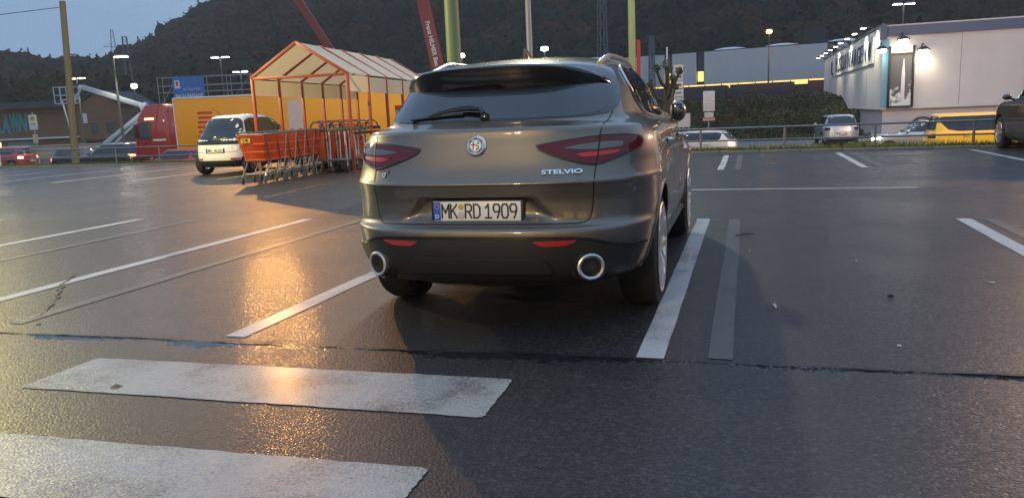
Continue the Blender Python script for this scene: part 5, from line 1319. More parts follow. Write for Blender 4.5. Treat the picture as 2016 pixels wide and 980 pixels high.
# ------------------------------------------------------------------ station buildings at the left
def mk_brick():
    m, n, l, p = newmat('old_brick')
    tcn = n.new('ShaderNodeTexCoord'); mp_ = n.new('ShaderNodeMapping'); mp_.inputs['Rotation'].default_value = (R(90), 0, 0)
    br = n.new('ShaderNodeTexBrick'); br.inputs['Scale'].default_value = 4.2; br.inputs['Color1'].default_value = (.22, .10, .05, 1); br.inputs['Color2'].default_value = (.30, .15, .075, 1); br.inputs['Mortar'].default_value = (.2, .17, .14, 1)
    nz_ = n.new('ShaderNodeTexNoise'); nz_.inputs['Scale'].default_value = .6; nz_.inputs['Detail'].default_value = 6
    l.new(tcn.outputs['Object'], mp_.inputs['Vector']); l.new(mp_.outputs['Vector'], br.inputs['Vector']); l.new(tcn.outputs['Object'], nz_.inputs['Vector'])
    mx_ = n.new('ShaderNodeMix'); mx_.data_type = 'RGBA'; mx_.blend_type = 'MULTIPLY'; mx_.inputs['Factor'].default_value = .6
    l.new(br.outputs['Color'], mx_.inputs['A']); l.new(nz_.outputs['Color'], mx_.inputs['B']); l.new(mx_.outputs['Result'], p.inputs['Base Color']); p.inputs['Roughness'].default_value = .85
    return m
M_BRICK = mk_brick(); M_ROOF = mat('dark_slate_roof', (0.03, 0.032, 0.036), .75, var=.25, scale=2); M_WINDOW = mat('dim_window', (0.03, 0.04, 0.045), .15)
hs = thing('brick_house', 'small brick station house with a shallow gabled roof behind the boom lift', 'building', (-45.75, 88, LOW), 0)
w2 = 2.5; ez, az = 5.45, 6.95
M_ = Matrix(((1, 0, 0, 0), (0, 0, 1, 0), (0, 1, 0, 0), (0, 0, 0, 1)))
MB().prism([(-w2, 0), (w2, 0), (w2, ez), (0, az), (-w2, ez)], 0, 9, M=M_).build('walls', M_BRICK, hs, smooth=0)
for sx in (-1, 1): MB().bar((sx * (w2 + .25), 4.4, ez - .05), (0, 4.4, az + .13), 9.4, .12, up=(0, 0, 1)).build('roof', M_ROOF, hs, smooth=0)
for x in (-.75, 1.05):
    fr_ = MB().box((x, -.02, 2.95), (.95, .06, 1.45)).build('window', M_WOOD, hs); MB().box((x, -.055, 2.95), (.82, .02, 1.32)).build('pane', M_WINDOW, fr_)
MB().box((-1.75, -.03, 4.05), (.62, .04, 1.1)).build('notice_board', M_WHITEP, hs); MB().box((-.2, -.4, 1.6), (3.6, .8, .2)).build('canopy', M_ROOF, hs)
wg = thing('station_wing', 'long low brick wing with turquoise graffiti at the far left', 'building', (-48.4, 89, LOW), 0)
MB().box((-9, 2, 2.7), (18, 5, 5.4)).build('walls', M_BRICK, wg); MB().box((-9, 1.7, 5.75), (18.4, 6.2, .7), taper=.94).build('roof', M_ROOF, wg)
g_ = MB(); grd = np.random.default_rng(4)
M_TURQ = mat('turquoise_spray', (0.035, 0.27, 0.27), .6, var=.3, scale=3); M_YSPRAY = mat('yellow_spray', (.4, .32, .05), .6, var=.3)
for k, ch in enumerate('GRAWN'):
    text_mb(ch, 2.0 + .3 * grd.random(), .01, width=.98, bold=.05, M=Matrix.Translation((-10.2 + .96 * k, -.52, 3.75 + .15 * grd.random())) @ Matrix.Rotation(R(grd.uniform(-6, 6)), 4, 'Y'), mb=g_)
g_.build('graffiti', M_TURQ, wg, smooth=0)
g_ = MB(); text_mb('SO', 1.3, .01, width=1.1, bold=.03, M=Matrix.Translation((-5.2, -.52, 3.6)), mb=g_); g_.build('graffiti', M_YSPRAY, wg, smooth=0)
M_LITW = glow('lit_window', (1.0, .78, .35), 1.6)
MB().box((-10.2, -.53, .95), (2.0, .06, 1.6)).build('lit_doorway', M_LITW, wg); MB().box((-9, -.7, 2.05), (18, .5, .18)).build('ledge', M_WHITEP, wg); MB().box((-6.9, -.52, 1.0), (3.0, .04, 1.5)).build('shutter', M_STEEL, wg)
tag(MB().box((-39.6, 75, -.55), (13.0, .4, 1.35)).box((-39.6, 75, .17), (13.2, .55, .1)).build('retaining_wall', mat('pale_render', (.45, .36, .27), .8, var=.15, scale=.6), bevel=.02), 'long low pale rendered wall behind the street at the left', 'wall')
fp = thing('lamp_standard', 'thin grey standard before the graffiti wall', 'pole', (-46.6, 84, LOW)); MB().tube([(0, 0, 0), (-.9, 0, 6.0)], .09, 8).build('pole', M_GALV, fp); MB().bar((-1.1, 0, 6), (.9, 0, 6.1), .12).build('cross_arm', M_GALV, fp)
# scaffold and banner
sc = thing('scaffold', 'grey tube scaffold behind the yellow trailer carrying a blue banner', 'scaffold', (-33.1, 75, LOW)); b = MB(); b2 = MB()
for x in (0, 1.9, 4.3, 6.6, 8.9, 11.4):
    for y in (0, 1.1): b.tube([(x, y, 0), (x, y, 7.4)], .035, 6)
for z in (2.0, 4.4, 5.9, 6.5, 7.3):
    for y in (0, 1.1): b.tube([(0, y, z), (11.4, y, z)], .03, 6)
for x0_, x1_ in ((0, 1.9), (6.6, 8.9), (8.9, 11.4)): b.tube([(x0_, 0, 4.5), (x1_, 0, 7.2)], .028, 6)
b.build('tubes', M_GALV, sc)
for z in (2.05, 4.45): MB().box((5.7, .55, z), (11.4, 1.0, .06)).build('deck', M_WOOD, sc)
bn = thing('banner', 'blue banner with white lettering hung on the scaffold', 'banner', (-30.15, 74.9, LOW + 6.05), 0)
MB().box((0, 0, 0), (3.0, .03, 2.55)).build('cloth', mat('blue_banner', (.035, .15, .42), .6, var=.2, scale=1), bn)
text_mb('BACH PASSAGE', .36, .02, width=2.6, bold=.03, M=Matrix.Translation((0, -.016, -.55))).build('lettering', M_WHITEP, bn, smooth=0)
text_mb('wir bauen hier', .26, .02, width=1.7, M=Matrix.Translation((.3, -.016, .1))).build('lettering', M_GREYS, bn, smooth=0); MB().box((-1.05, -.018, .55), (.5, .02, .75)).build('emblem', M_WHITEP, bn); MB().box((-1.05, -.03, .6), (.22, .02, .42)).build('emblem_stroke', M_BOXRED, bn)
text_mb('Bauunternehmung', .16, .02, width=2.3, M=Matrix.Translation((0, -.016, -.98))).build('lettering', M_WHITEP, bn, smooth=0)
# bus stop sign
bs = thing('bus_stop_sign', 'white bus stop plate with a round yellow emblem left of the leaning pole', 'sign', (-30.6, 50.5, LOW))
MB().tube([(0, .05, 0), (0, .05, 3.9)], .045, 8).build('post', M_GALV, bs); MB().box((0, 0, 3.25), (.52, .04, .95)).build('plate', M_WHITEP, bs, bevel=.01); MB().lathe([(.17, 0), (.17, .02)], 24, M=Matrix.Translation((0, -.02, 3.5)) @ Matrix.Rotation(R(90), 4, 'X')).build('emblem', M_YEL, bs)
text_mb('H', .17, .01, bold=.02, M=Matrix.Translation((0, -.04, 3.5))).build('lettering', mat('sign_green', (.02, .2, .06), .5), bs, smooth=0); MB().box((0, -.025, 3.14), (.28, .01, .05)).build('lettering', M_PBLACK, bs); MB().box((0, .0, 2.2), (.3, .03, .55)).build('timetable', mat('timetable_paper', (.5, .4, .25), .6), bs)

# ------------------------------------------------------------------ factory hall on the embankment
M_FACT = mat('pale_corrugated_cladding', (0.5, 0.51, 0.52), .55, var=.06, scale=1, bump=.35, bscale=1.0)
FD = Vector((.887, -.462, 0)).normalized(); FH = math.atan2(FD.y, FD.x)
fa = thing('factory_hall', 'long pale factory hall with a glowing window strip on the embankment', 'building', (17.4, 100, 0), FH)
x0_, x1_ = -36.0, 24.0
b = MB()
for k in range(int((x1_ - x0_) / .5)):
    xx = x0_ + k * .5
    if 2.6 < xx < 3.8 or 6.8 < xx < 7.9 or 21.5 < xx < 22.6: continue
    b.box((xx + .25, .5, 5.85), (.49, 1.0, 3.9)); b.box((xx + .25, -.02, 5.85), (.12, .06, 3.86))
b.build('wall_cladding', M_FACT, fa, smooth=0)
MB().box(((x0_ + x1_) / 2, 12, 4.2), (x1_ - x0_, 22, 7.0)).build('hall_body', M_ROOF, fa); MB().box(((x0_ + x1_) / 2, 12, 7.85), (x1_ - x0_ + .4, 24, .12)).build('roof', M_ROOF, fa)
b = MB(); b2 = MB()
for k in range(30):
    xx = x0_ + 1 + k * 2.0; b.box((xx, .55, 3.62), (1.9, .1, .5)); b2.box((xx + 1.0, .5, 3.62), (.08, .2, .52))
M_STRIP = glow('lit_window_strip', (1.0, .62, .16), 1.3)
wf = b2.build('window_frame', M_UNDER, fa); b.build('lit_window_strip', M_STRIP, wf)
for xx in (3.2, 7.35, 22.05):
    w_ = MB().box((xx, .62, 5.85), (1.1, .2, 3.9)).build('window_bay', M_WINDOW, fa); MB().box((xx + .1, .5, 4.9), (.7, .06, 1.2)).build('lit_pane', M_STRIP, w_)
MB().box(((x0_ + x1_) / 2, .8, 2.6), (x1_ - x0_, .4, 1.55)).build('plinth', mat('dark_plinth', (.06, .05, .06), .8), fa)
for k, xx in enumerate((-8.0, 10.3, 16.5, 23.6)): MB().lathe([(2.3, 0), (2.3, .12), (1.9, .3), (1.0, .45), (.05, .5)], 28, M=Matrix.Translation((xx, 4, 7.9)) @ Matrix.Scale(.8, 4, (0, 1, 0))).build('roof_dome', M_WHITEP, fa)
vb = MB().box((20.0, 6, 8.8), (1.6, 1.6, 1.9)).build('roof_vent', M_FACT, fa)
MB().box((20.0, 5.18, 8.8), (2.4, .1, 2.2)).build('vent_frame', M_ROOF, vb)
M_WAGON = mat('dark_red_wagon', (0.10, 0.03, 0.035), .7, var=.3, scale=1); M_WAGON2 = mat('dull_purple_wagon', (0.05, 0.038, 0.05), .8, var=.3, scale=1)
for k, (s0, s1, m_, lb) in enumerate(((-3, 8.5, M_WAGON2, 'dull purple goods wagon below the left part of the factory strip'), (9.1, 15.6, M_WAGON2, 'dull goods wagon below the middle of the factory strip'), (17.2, 25, M_WAGON, 'dark red goods wagon near the white hall'))):
    t = thing('goods_wagon', lb, 'rail wagon', (17.4, 92, 0), FH, 'goods wagons on the embankment'); z_ = gz(17.4 + FD.x * s0, 92 + FD.y * s0) + .9
    MB().box(((s0 + s1) / 2, 0, 2.75), (s1 - s0, 2.6, 1.5)).build('box', m_, t, bevel=.05); MB().box(((s0 + s1) / 2, 0, 1.9), (s1 - s0 - .6, 2.2, .25)).build('underframe', M_UNDER, t)
    for xx in np.linspace(s0 + 1, s1 - 1, 4): MB().lathe([(.1, -1.0), (.45, -1.0), (.45, 1.0), (.1, 1.0)], 14, M=Matrix.Translation((xx, 0, 1.6)) @ Matrix.Rotation(R(90), 4, 'X')).build('wheelset', M_UNDER, t)

# ------------------------------------------------------------------ the white hall at the right
def mk_panel(name, c, rib):
    m, n, l, p = newmat(name)
    tcn = n.new('ShaderNodeTexCoord'); wv = n.new('ShaderNodeTexWave'); wv.inputs['Scale'].default_value = rib; wv.bands_direction = 'X'; wv.wave_profile = 'SIN'
    l.new(tcn.outputs['Object'], wv.inputs['Vector']); b_ = n.new('ShaderNodeBump'); b_.inputs['Strength'].default_value = .25; b_.inputs['Distance'].default_value = .02
    l.new(wv.outputs['Fac'], b_.inputs['Height']); l.new(b_.outputs['Normal'], p.inputs['Normal'])
    nz_ = n.new('ShaderNodeTexNoise'); nz_.inputs['Scale'].default_value = .8; nz_.inputs['Detail'].default_value = 7; l.new(tcn.outputs['Object'], nz_.inputs['Vector'])
    r_ = n.new('ShaderNodeMapRange'); r_.inputs['To Min'].default_value = .85; r_.inputs['To Max'].default_value = 1.1; l.new(nz_.outputs['Fac'], r_.inputs['Value'])
    mx_ = n.new('ShaderNodeMix'); mx_.data_type = 'RGBA'; mx_.blend_type = 'MULTIPLY'; mx_.inputs['Factor'].default_value = 1; mx_.inputs['A'].default_value = (*c, 1)
    l.new(r_.outputs[0], mx_.inputs['B']); l.new(mx_.outputs['Result'], p.inputs['Base Color']); p.inputs['Roughness'].default_value = .5
    return m
M_PANEL = mk_panel('white_wall_panel', (.58, .56, .54), 6.0); M_FASCIA = mat('blue_fascia', (.045, .09, .17), .5, var=.1); M_BLUEC = mat('sky_blue_corner_panel', (.12, .30, .42), .5, var=.08)
WD = Vector((.955, -.297, 0)); WH = math.atan2(WD.y, WD.x)
hl = thing('shop_hall', 'large white panelled hall with a blue fascia at the right', 'building', (21.67, 45, 0), WH)     # local x along the front, y back along the side wall
TOPZ = 5.35; HL, HW = 36.0, 16.0
MB().box((HW / 2 + .0, HL / 2, (TOPZ + .62) / 2), (HW, HL, TOPZ - .62)).build('upper_walls', M_PANEL, hl)
MB().box((HW / 2 + .06, HL / 2 + .06, (LOW + .6) / 2 - .1), (HW - .12, HL - .12, .6 - LOW + .2)).build('base_walls', mk_panel('pinkish_base_render', (.50, .47, .47), 0.01), hl)
MB().box((HW / 2, -.05, .62), (HW + .1, .14, .05)).build('drip_ledge', M_STEEL, hl); MB().box((-.05, HL / 2, .62), (.10, HL, .05)).build('drip_ledge', M_STEEL, hl)
MB().box((HW / 2 + .12, -.06, 4.99), (HW - .2, .16, .55)).build('fascia', M_FASCIA, hl); MB().box((.0, -.01, 4.98), (.32, .32, .85)).build('fascia_corner', M_FASCIA, hl); MB().box((-.04, HL / 2, TOPZ + .04), (.18, HL + .1, .12)).build('side_coping', M_FASCIA, hl)
MB().box((HW / 2, HL / 2, TOPZ - .05), (HW - .2, HL - .2, .1)).build('roof', M_ROOF, hl); MB().box((.155, -.025, 2.65), (.33, .05, 3.85)).build('corner_panel', M_BLUEC, hl)
for xx in (4.0, 8.0, 12.0): MB().box((xx, -.004, 2.75), (.03, .012, 4.0)).build('panel_joint', M_STEEL, hl)
for yy in (6, 12, 18, 24, 30): MB().box((-.004, yy, 2.0), (.012, .03, 2.6)).build('panel_joint', M_STEEL, hl)
MB().tube([(7.2, -.1, 4.7), (7.2, -.1, -1.2)], .05, 8).build('downpipe', M_STEEL, hl)
# side sign (faces -x)
sgn = thing('wall_sign', 'long pale sign with dark lettering under the lights on the side of the white hall', 'sign', Vector((21.67, 45, 0)) + Vector((.297, .955, 0)) * 15.8 - WD * .06, WH)
RS = Matrix.Rotation(R(-90), 4, 'Z')      # text front towards -x
MB().box((0, 0, 4.32), (.06, 25.6, 1.85)).build('sign_panel', mat('sign_panel_pale', (.55, .56, .54), .5, var=.05), sgn)
M_LET = mat('dark_blue_letters', (.03, .045, .09), .5)
text_mb('BUSCH WAAGEN', 1.15, .05, width=18.0, bold=-.012, spacing=1.12, M=Matrix.Translation((-.035, -.9, 4.22)) @ RS).build('lettering', M_LET, sgn, smooth=0)
MB().tube([(-.06, 11.3, 4.7), (-.06, 11.3, 3.6), (-.06, 10.4, 3.6)], .09, 6).build('scale_emblem', M_LET, sgn)
MB().lathe([(.55, 0), (.55, .03), (.28, .03), (.28, 0)], 24, M=Matrix.Translation((-.04, -11.4, 4.2)) @ Matrix.Rotation(R(-90), 4, 'Y')).build('round_emblem', M_LET, sgn)
for k in range(9):
    yy = 2.2 + 3.9 * k; P_ = Vector((21.67, 45, 0)) + Vector((.297, .955, 0)) * yy
    t = thing('wall_lamp', f'white lit spotlight on an arm over the side sign, {ordn[k]} counted from the corner', 'wall lamp', P_, WH, 'spotlights over the side sign')
    MB().bar((-.02, 0, 5.36), (-.75, 0, 5.56), .05).build('arm', M_PBLACK, t); h_ = MB().box((-.8, 0, 5.52), (.26, .6, .16), taper=.8).build('lamp_housing', M_PBLACK, t); MB().box((-.8, 0, 5.43), (.24, .55, .04)).build('lamp_glass', M_LAMPC, h_)
    if k in (0, 1, 3, 5): lamp_light('wall_lamp_light', P_ - WD * .85 + Vector((0, 0, 5.36)), 480 if k < 2 else 480, (1, .9, .66), .12, spot=120, target=P_ + WD * .3 + Vector((0, 0, 3.2)), blend=.7)
def hood_lamp(x, z, label, pw):
    P_ = Vector((21.67, 45, 0)) + WD * x
    t = thing('wall_lamp', label, 'wall lamp', P_, WH)
    MB().tube([(0, -.03, z - .15), (0, -.05, z + .28), (0, -.3, z + .42), (.0, -.62, z + .30)], .035, 8).build('arm', M_PBLACK, t)
    h_ = MB().lathe([(.10, .22), (.30, .08), (.36, 0), (.34, 0)], 18, M=Matrix.Translation((0, -.62, z + .02)), cap=False).build('lamp_hood', M_PBLACK, t)
    MB().lathe([(.05, -.16), (.22, -.12), (.26, .0), (.2, .08)], 16, M=Matrix.Translation((0, -.62, z))).build('lamp_glass', M_LAMPC, h_)
    lamp_light('wall_lamp_light', P_ - Vector((.297, .955, 0)) * .66 + Vector((0, 0, z - .25)), pw * 1.5, (1, .86, .62), .12, spot=150, target=P_ + Vector((.297, .955, 0)) * .35 + Vector((0, 0, z - 2.2)), blend=.8)
hood_lamp(1.98, 3.80, 'black hooded lamp on the white hall front right of the tall poster', 45)
hood_lamp(.95, 4.42, 'bright lamp with a curved black arm above the tall poster', 36)
hood_lamp(-.15, 3.95, 'small bright lamp at the front corner of the white hall left of the poster', 18)
# poster in a dark frame
po = thing('wall_poster', 'tall dark framed poster of a pale column in clouds on the white hall', 'poster', Vector((21.67, 45, 0)) + WD * .98 - Vector((.297, .955, 0)) * .06, WH)
for x in (-.62, .62): MB().bar((x, -.06, .72), (x, -.06, 4.15), .12, .14).build('frame', M_PBLACK, po, bevel=.02)
MB().bar((-.62, -.06, .76), (.62, -.06, .76), .12, .12).bar((-.62, -.06, 3.72), (.62, -.06, 3.72), .08, .10).build('frame', M_PBLACK, po)
def mk_poster():
    m, n, l, p = newmat('printed_poster'); tcn = n.new('ShaderNodeTexCoord'); nz_ = n.new('ShaderNodeTexNoise'); nz_.inputs['Scale'].default_value = 2.6; nz_.inputs['Detail'].default_value = 5
    l.new(tcn.outputs['Object'], nz_.inputs['Vector']); sep = n.new('ShaderNodeSeparateXYZ'); l.new(tcn.outputs['Object'], sep.inputs[0])
    mr = n.new('ShaderNodeMapRange'); mr.inputs['From Min'].default_value = 3.4; mr.inputs['From Max'].default_value = .8; mr.inputs['To Min'].default_value = -.35; mr.inputs['To Max'].default_value = .16; l.new(sep.outputs['Z'], mr.inputs['Value'])
    ad = n.new('ShaderNodeMath'); ad.operation = 'ADD'; l.new(nz_.outputs['Fac'], ad.inputs[0]); l.new(mr.outputs[0], ad.inputs[1])
    rp = n.new('ShaderNodeValToRGB'); e = rp.color_ramp.elements; e[0].position = .5; e[0].color = (.02, .055, .075, 1); e[1].position = .62; e[1].color = (.6, .66, .62, 1); l.new(ad.outputs[0], rp.inputs['Fac'])
    l.new(rp.outputs['Color'], p.inputs['Base Color']); p.inputs['Roughness'].default_value = .3; return m
MB().box((0, -.02, 2.25), (1.12, .03, 2.9)).build('print', mk_poster(), po); MB().box((0, -.02, 3.98), (1.12, .03, .45)).build('header', M_WHITEP, po)
MB().lathe([(.10, 1.1), (.09, 2.6), (.05, 3.0), (.01, 3.45)], 12, M=Matrix.Translation((.12, -.04, 0)) @ Matrix.Scale(.1, 4, (0, 1, 0))).build('pale_column', M_WHITEP, po)
rl_ = thing('round_wall_emblem', 'dark ring with spokes painted low on the front of the white hall', 'emblem', Vector((21.67, 45, 0)) + WD * 2.2 - Vector((.297, .955, 0)) * .02, WH); b = MB()
b.tube([(.62 * math.cos(a), -.02, -.5 + .62 * math.sin(a)) for a in np.linspace(0, 2 * PI, 37)[:-1]], .06, 6, closed=True)
for k in range(6): b.bar((0, -.02, -.5), (.58 * math.cos(k * PI / 3), -.02, -.5 + .58 * math.sin(k * PI / 3)), .08, .03)
b.build('ring', M_LET, rl_)

# ------------------------------------------------------------------ signs and small trees right of the SUV
M_PINKW = mat('pale_sign_face', (.62, .56, .54), .5, var=.04)
s = thing('sign_board', 'white rectangular sign with a red strip below on a thin post behind the railing', 'sign', (11.2, 43, LOW)); MB().tube([(0, .05, 0), (0, .05, 3.2)], .04, 8).build('post', M_GALV, s)
MB().box((0, 0, 2.72), (.64, .04, 1.1)).build('panel', M_PINKW, s, bevel=.01); MB().box((0, 0, 1.98), (.50, .04, .26)).build('panel', M_GREYS, s); MB().box((0, 0, 1.74), (.66, .04, .17)).build('red_strip', mat('faded_red', (.5, .22, .2), .5), s)
b = MB()
for k in range(5): b.box((0, -.023, 3.08 - k * .17), (.44 - .05 * (k % 2), .006, .05))
b.build('lettering', M_GREYS, s)
s = thing('sign_board', 'low grey notice board on two legs beside the totem', 'sign', (10.05, 44, LOW)); MB().box((0, 0, 1.72), (.70, .05, .78)).build('panel', M_GREYS, s); MB().bar((-.28, .05, 0), (-.28, .05, 2.1), .05).bar((.28, .05, 0), (.28, .05, 2.1), .05).build('legs', M_GALV, s)
b = MB()
for k in range(4): b.box((0, -.028, 1.98 - k * .16), (.5, .006, .06))
b.build('lettering', M_PINKW, s)
s = thing('sign_totem', 'tall narrow totem of stacked pale sign panels behind the pollarded tree', 'sign', (10.0, 45.2, LOW)); MB().bar((-.27, 0, 0), (-.27, 0, 5.0), .08).bar((.27, 0, 0), (.27, 0, 5.0), .08).build('posts', M_GALV, s)
for k in range(6): MB().box((0, -.02, 2.35 + k * .46), (.52, .06, .42)).build('panel', [M_WHITEP, M_GREYS, M_PINKW][k % 3], s)
for k in range(6): MB().box((0, -.056, 2.35 + k * .46), (.34, .01, .12)).build('lettering', [M_BOXRED, M_LET, M_STEEL][k % 3], s)
s = thing('flag_pole', 'thin pale flag pole tip rising above the pollarded tree', 'pole', (9.42, 45.5, LOW)); MB().tube([(0, 0, 0), (0, 0, 5.9)], [.07, .05], 8).build('pole', M_WHITEP, s)
M_BARK = mat('dark_bark', (0.04, 0.035, 0.028), .9, var=.4, scale=8, bump=.6, bscale=25); M_LEAFD = mat('dark_leaf', (0.05, 0.06, 0.02), .7, var=.5, scale=5)
pt = thing('pollarded_tree', 'pollarded tree with knobbly branch ends beside the SUV mirror', 'tree', (5.45, 26.4, gz(5.45, 26.4)), .4)
b = MB(); zt = 3.95; knobs = []
b.tube([(0, 0, 0), (.04, 0, 1.2), (-.02, .03, 2.4), (.03, 0, 3.2), (0.02, 0, zt - .15)], [.15, .12, .10, .085, .07], 12); knobs.append((.02, 0, zt - .08, .20))
for k, (z0, a, l_) in enumerate(((1.9, .1, .75), (2.05, 3.0, .62), (2.5, .5, .62), (2.6, 2.7, .55), (2.75, 4.5, .5), (3.0, .0, .5), (3.1, 3.4, .5))):
    dx, dy = math.cos(a), math.sin(a)
    b.tube([(0, 0, z0), (dx * l_ * .55, dy * l_ * .55, z0 + .18), (dx * l_ * .85, dy * l_ * .85, z0 + .45), (dx * l_, dy * l_, z0 + .62)], [.07, .055, .045, .04], 8); knobs.append((dx * l_, dy * l_, z0 + .66, .12))
b.build('trunk', M_BARK, pt)
def leaf_cloud(centers, n_, size, g):
    """many small leaf quads spread through blobs; returns V, F"""
    C_ = np.array(centers, float); pick = g.integers(0, len(C_), n_); d = g.normal(0, 1, (n_, 3)); d /= np.linalg.norm(d, axis=1)[:, None]
    r = C_[pick, 3][:, None] * (.35 + .65 * g.random((n_, 1)) ** .5) * (.8 + .4 * g.random((n_, 1))); p = C_[pick, :3] + d * r
    u = g.normal(0, 1, (n_, 3)); u /= np.linalg.norm(u, axis=1)[:, None]; v = np.cross(u, g.normal(0, 1, (n_, 3))); v /= np.linalg.norm(v, axis=1)[:, None]
    s_ = size * (.6 + .8 * g.random((n_, 1))); V_ = np.stack([p - u * s_, p + v * s_ * .6, p + u * s_, p - v * s_ * .6], 1).reshape(-1, 3)
    return V_, np.arange(n_ * 4).reshape(-1, 4)
g0 = np.random.default_rng(11)
V_, F_ = leaf_cloud([(x, y, z, r_ * 1.0) for x, y, z, r_ in knobs], 1300, .035, g0); np_mesh('twigs', V_, F_, M_LEAFD, pt)
# shrubs on the embankment
M_SHRUB = [mat('shrub_green', (0.035, 0.06, 0.012), .8, var=.5, scale=1.5), mat('shrub_olive', (0.06, 0.06, 0.015), .8, var=.5, scale=1.5), mat('shrub_brown', (0.07, 0.04, 0.018), .8, var=.5, scale=1.5)]
pos_words = ['leftmost shrub behind the totem', 'shrub right of the white sign', 'dark shrub in the middle of the bank', 'wide green shrub on the bank', 'shrub below the wagons', 'tall shrub left of the silver SUV', 'shrub nearest the white hall corner', 'low brownish shrub at the foot of the bank', 'olive shrub under the orange lamp', 'shrub beside the low notice board', 'shrub high on the bank under the glowing strip', 'dense shrub by the hall side wall', 'small shrub at the edge of the yard', 'rounded shrub in the back row']
g1 = np.random.default_rng(21)
for k, lb in enumerate(pos_words):
    x = 11.5 + (k % 7) * 1.95 + g1.uniform(-.6, .6); y = 55 + (k // 7) * 5.5 + (k % 3) * 1.2; r_ = g1.uniform(1.4, 2.1)
    t = thing('shrub', ['green ', 'olive ', 'brownish '][k % 3] + lb, 'shrub', (x, y, gz(x, y)), 0, 'shrubs on the railway bank')
    cs = [(g1.uniform(-r_, r_), g1.uniform(-1.2, 1.2), g1.uniform(.3, 1.1), g1.uniform(.5, .9)) for _ in range(9)]
    V_, F_ = leaf_cloud(cs, 3200, .075, g1); np_mesh('foliage', V_, F_, M_SHRUB[k % 3], t)
    b = MB()
    for j in range(6): b.tube([(0, 0, -.1), (cs[j][0] * .5, cs[j][1] * .5, cs[j][2] * .6), cs[j][:3]], [.04, .03, .012], 5)
    b.build('stems', M_BARK, t)

# ------------------------------------------------------------------ wooded hill: many crowns reading as one mass
def forest():
    def ico(k):
        bm = bmesh.new(); bmesh.ops.create_icosphere(bm, subdivisions=k, radius=1.0)
        v = np.array([q.co[:] for q in bm.verts]); t = np.array([[q.index for q in f.verts] for f in bm.faces]); bm.free(); return v, t
    base, tri = ico(2)
    g = np.random.default_rng(5)
    n_try = 7200
    ang = g.uniform(-.80, .78, n_try); rr = 128 + 235 * g.random(n_try) ** .75
    x, y = rr * np.sin(ang), rr * np.cos(ang); z = ground_z(x, y)
    h = g.uniform(5.5, 11.5, n_try); w = h * g.uniform(.34, .48, n_try)
    kind = np.clip((noise2(x / 34, y / 34, 9) * 5.4 - .9 + g.normal(0, .75, n_try)).astype(int), 0, 3)
    TV, QV, TM, QM = [], [], [], []
    for i in range(n_try):
        ph = g.uniform(0, 6.28, 6); d = base
        bump = 1 + .16 * np.sin(3.1 * d[:, 0] + ph[0]) * np.sin(2.7 * d[:, 2] + ph[1]) + .13 * np.sin(5.3 * d[:, 1] + ph[2] + 3 * d[:, 0]) + .15 * g.normal(0, 1, len(d))
        p = d * bump[:, None] * np.array([w[i], w[i], h[i] * .42]) + np.array([x[i], y[i], z[i] + h[i] * .55])
        TV.append(p); TM.append(kind[i])
        nq = 110 if rr[i] > 240 else 190
        pick = g.integers(0, len(d), nq); dd = d[pick] + g.normal(0, .2, (nq, 3))
        c_ = p[pick] + dd * g.uniform(-.3, .55, (nq, 1))
        u = g.normal(0, 1, (nq, 3)); u /= np.linalg.norm(u, axis=1)[:, None]; v = np.cross(u, g.normal(0, 1, (nq, 3))); v /= np.linalg.norm(v, axis=1)[:, None]
        s_ = .22 + .36 * g.random((nq, 1))
        QV.append(np.stack([c_ - u * s_, c_ - v * s_ * .7, c_ + u * s_, c_ + v * s_ * .7], 1).reshape(-1, 3)); QM.append(np.full(nq, kind[i]))
    nt = len(base); T_ = np.concatenate([tri + k * nt for k in range(n_try)]); TV = np.concatenate(TV); QV = np.concatenate(QV)
    def fmat(name, c):
        m, n, l, p = newmat(name); geo = n.new('ShaderNodeNewGeometry')
        a = n.new('ShaderNodeTexNoise'); a.inputs['Scale'].default_value = 1.1; a.inputs['Detail'].default_value = 9; a.inputs['Roughness'].default_value = .75; l.new(geo.outputs['Position'], a.inputs['Vector'])
        r = n.new('ShaderNodeValToRGB'); e = r.color_ramp.elements; e[0].position, e[1].position = .38, .66; e[0].color = (*[q * .35 for q in c], 1); e[1].color = (*[q * 1.5 for q in c], 1)
        l.new(a.outputs['Fac'], r.inputs['Fac']); l.new(r.outputs['Color'], p.inputs['Base Color']); p.inputs['Roughness'].default_value = 1; p.inputs['Specular IOR Level'].default_value = .1
        b = n.new('ShaderNodeBump'); b.inputs['Strength'].default_value = 1; b.inputs['Distance'].default_value = 1.6; l.new(a.outputs['Fac'], b.inputs['Height']); l.new(b.outputs['Normal'], p.inputs['Normal'])
        return m
    ms = [fmat('forest_dark', (.036, .038, .022)), fmat('forest_rust', (.10, .05, .024)), fmat('forest_olive', (.058, .054, .022)), fmat('forest_brown', (.078, .048, .028))]
    q_tri = np.concatenate([np.arange(len(QV)).reshape(-1, 4)[:, [0, 1, 2]], np.arange(len(QV)).reshape(-1, 4)[:, [0, 2, 3]]]) + len(TV)
    o = np_mesh('hill_forest', np.concatenate([TV, QV]), np.concatenate([T_, q_tri]), ms, smooth=180)
    qm = np.concatenate(QM); mi = np.concatenate([np.repeat(np.array(TM), len(tri)), qm, qm]).astype(np.int32)
    o.data.polygons.foreach_set('material_index', mi)
    tag(o, 'dark autumn woodland covering the hill behind everything', 'woodland', kind='stuff')
forest()
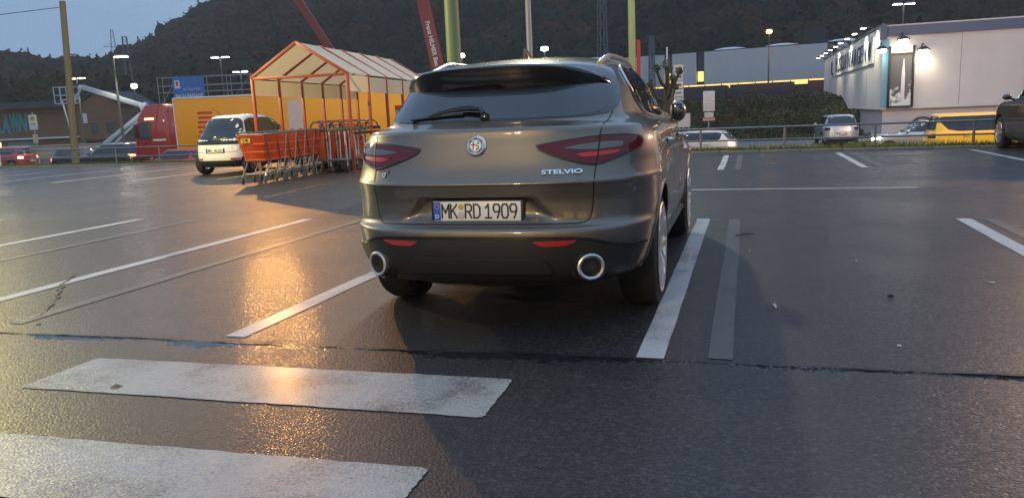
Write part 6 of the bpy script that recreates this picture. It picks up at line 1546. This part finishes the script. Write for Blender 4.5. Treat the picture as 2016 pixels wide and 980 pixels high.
# litter on the wet asphalt
lf = MB().add([(-.03, 0, .006), (0, -.018, .012), (.035, 0, .008), (.005, .02, .014)], [(0, 1, 2, 3)]).build('fallen_leaf', mat('brown_leaf', (.16, .08, .03), .6)); lf.location = (-1.98, 3.62, 0); lf.rotation_euler = (.2, .1, .7)
tag(lf, 'brown fallen leaf lying on the near white zebra stripe', 'leaf')
chip = MB().lathe([(.003, 0), (.016, .003), (.017, .009), (.005, .013)], 8).build('pale_chip', M_WHITEP)
for k, (x, y) in enumerate(((1.95, 3.75), (2.7, 5.9), (3.2, 5.0), (2.05, 6.5))):
    o = chip if k == 0 else chip.copy()
    if k: col.objects.link(o)
    o.location = (x, y, .003); o.scale = (.7 + .3 * (k % 3), .5, .5); o.rotation_euler = (0, 0, k * 1.3)
    tag(o, 'pale gravel chip lying loose on the wet asphalt', 'gravel chip', 'pale chips scattered over the empty bay')
g2 = np.random.default_rng(31)
for k, (x, y, lb) in enumerate(((2.25, 7.3, 'short dark twig on the asphalt right of the SUV'), (1.62, 4.62, 'pale cigarette end near the drain right of the faded line'), (2.4, 4.75, 'dark pebble lying alone on the empty bay'))):
    if k == 0: o = MB().tube([(-.1, 0, .01), (0, .012, .014), (.1, -.004, .01)], [.006, .007, .004], 6).build('twig', M_BARK)
    elif k == 1: o = MB().tube([(-.03, 0, .008), (.03, .006, .008)], .0075, 8).build('cigarette_end', M_WHITEP)
    else: o = MB().lathe([(.004, 0), (.018, .004), (.02, .012), (.006, .02)], 9).build('pebble', M_JOINT)
    o.location = (x, y, .002); o.rotation_euler = (0, 0, .3 + k); tag(o, lb, ['twig', 'litter', 'pebble'][k])
# ------------------------------------------------------------------ unseen shop front behind the viewer, added to warm the SUV's reflections
sm = thing('added_shop_front', 'unseen added cream shop front with glowing windows warming the reflections behind the viewer', 'building', (-4, -19, 0), 0)
M_CREAM = mat('cream_facade', (.55, .44, .28), .7, var=.1, scale=.5); M_SHOPGLOW = glow('added_window_glow', (1.0, .66, .22), 1.2)  # window glow added for gold reflections and soft warm light
MB().box((0, -8, 3.2), (52, 16, 6.4)).build('walls', M_CREAM, sm); MB().box((0, .25, 5.4), (52.4, 1.0, .9)).build('canopy', M_FASCIA, sm)
for k in range(7):
    f_ = MB().box((-19 + k * 6.2, .06, 1.9), (4.6, .12, 2.9)).build('window_frame', M_PBLACK, sm); MB().box((-19 + k * 6.2, .14, 1.9), (4.3, .05, 2.6)).build('glow_window', M_SHOPGLOW, f_)
# ------------------------------------------------------------------ evening haze in the valley
def haze_box():
    m = bpy.data.materials.new('valley_haze'); m.use_nodes = True; n, l = m.node_tree.nodes, m.node_tree.links; n.clear()
    pv = n.new('ShaderNodeVolumePrincipled'); pv.inputs['Color'].default_value = (.85, .88, .86, 1); pv.inputs['Density'].default_value = HAZE
    o = n.new('ShaderNodeOutputMaterial'); l.new(pv.outputs[0], o.inputs['Volume'])
    b = MB().box((0, 190, 79), (1300, 860, 164.0)).build('haze', m, smooth=0)
    tag(b, 'thin blue evening haze filling the valley', 'haze', kind='stuff')
HAZE = 0.0006
haze_box()
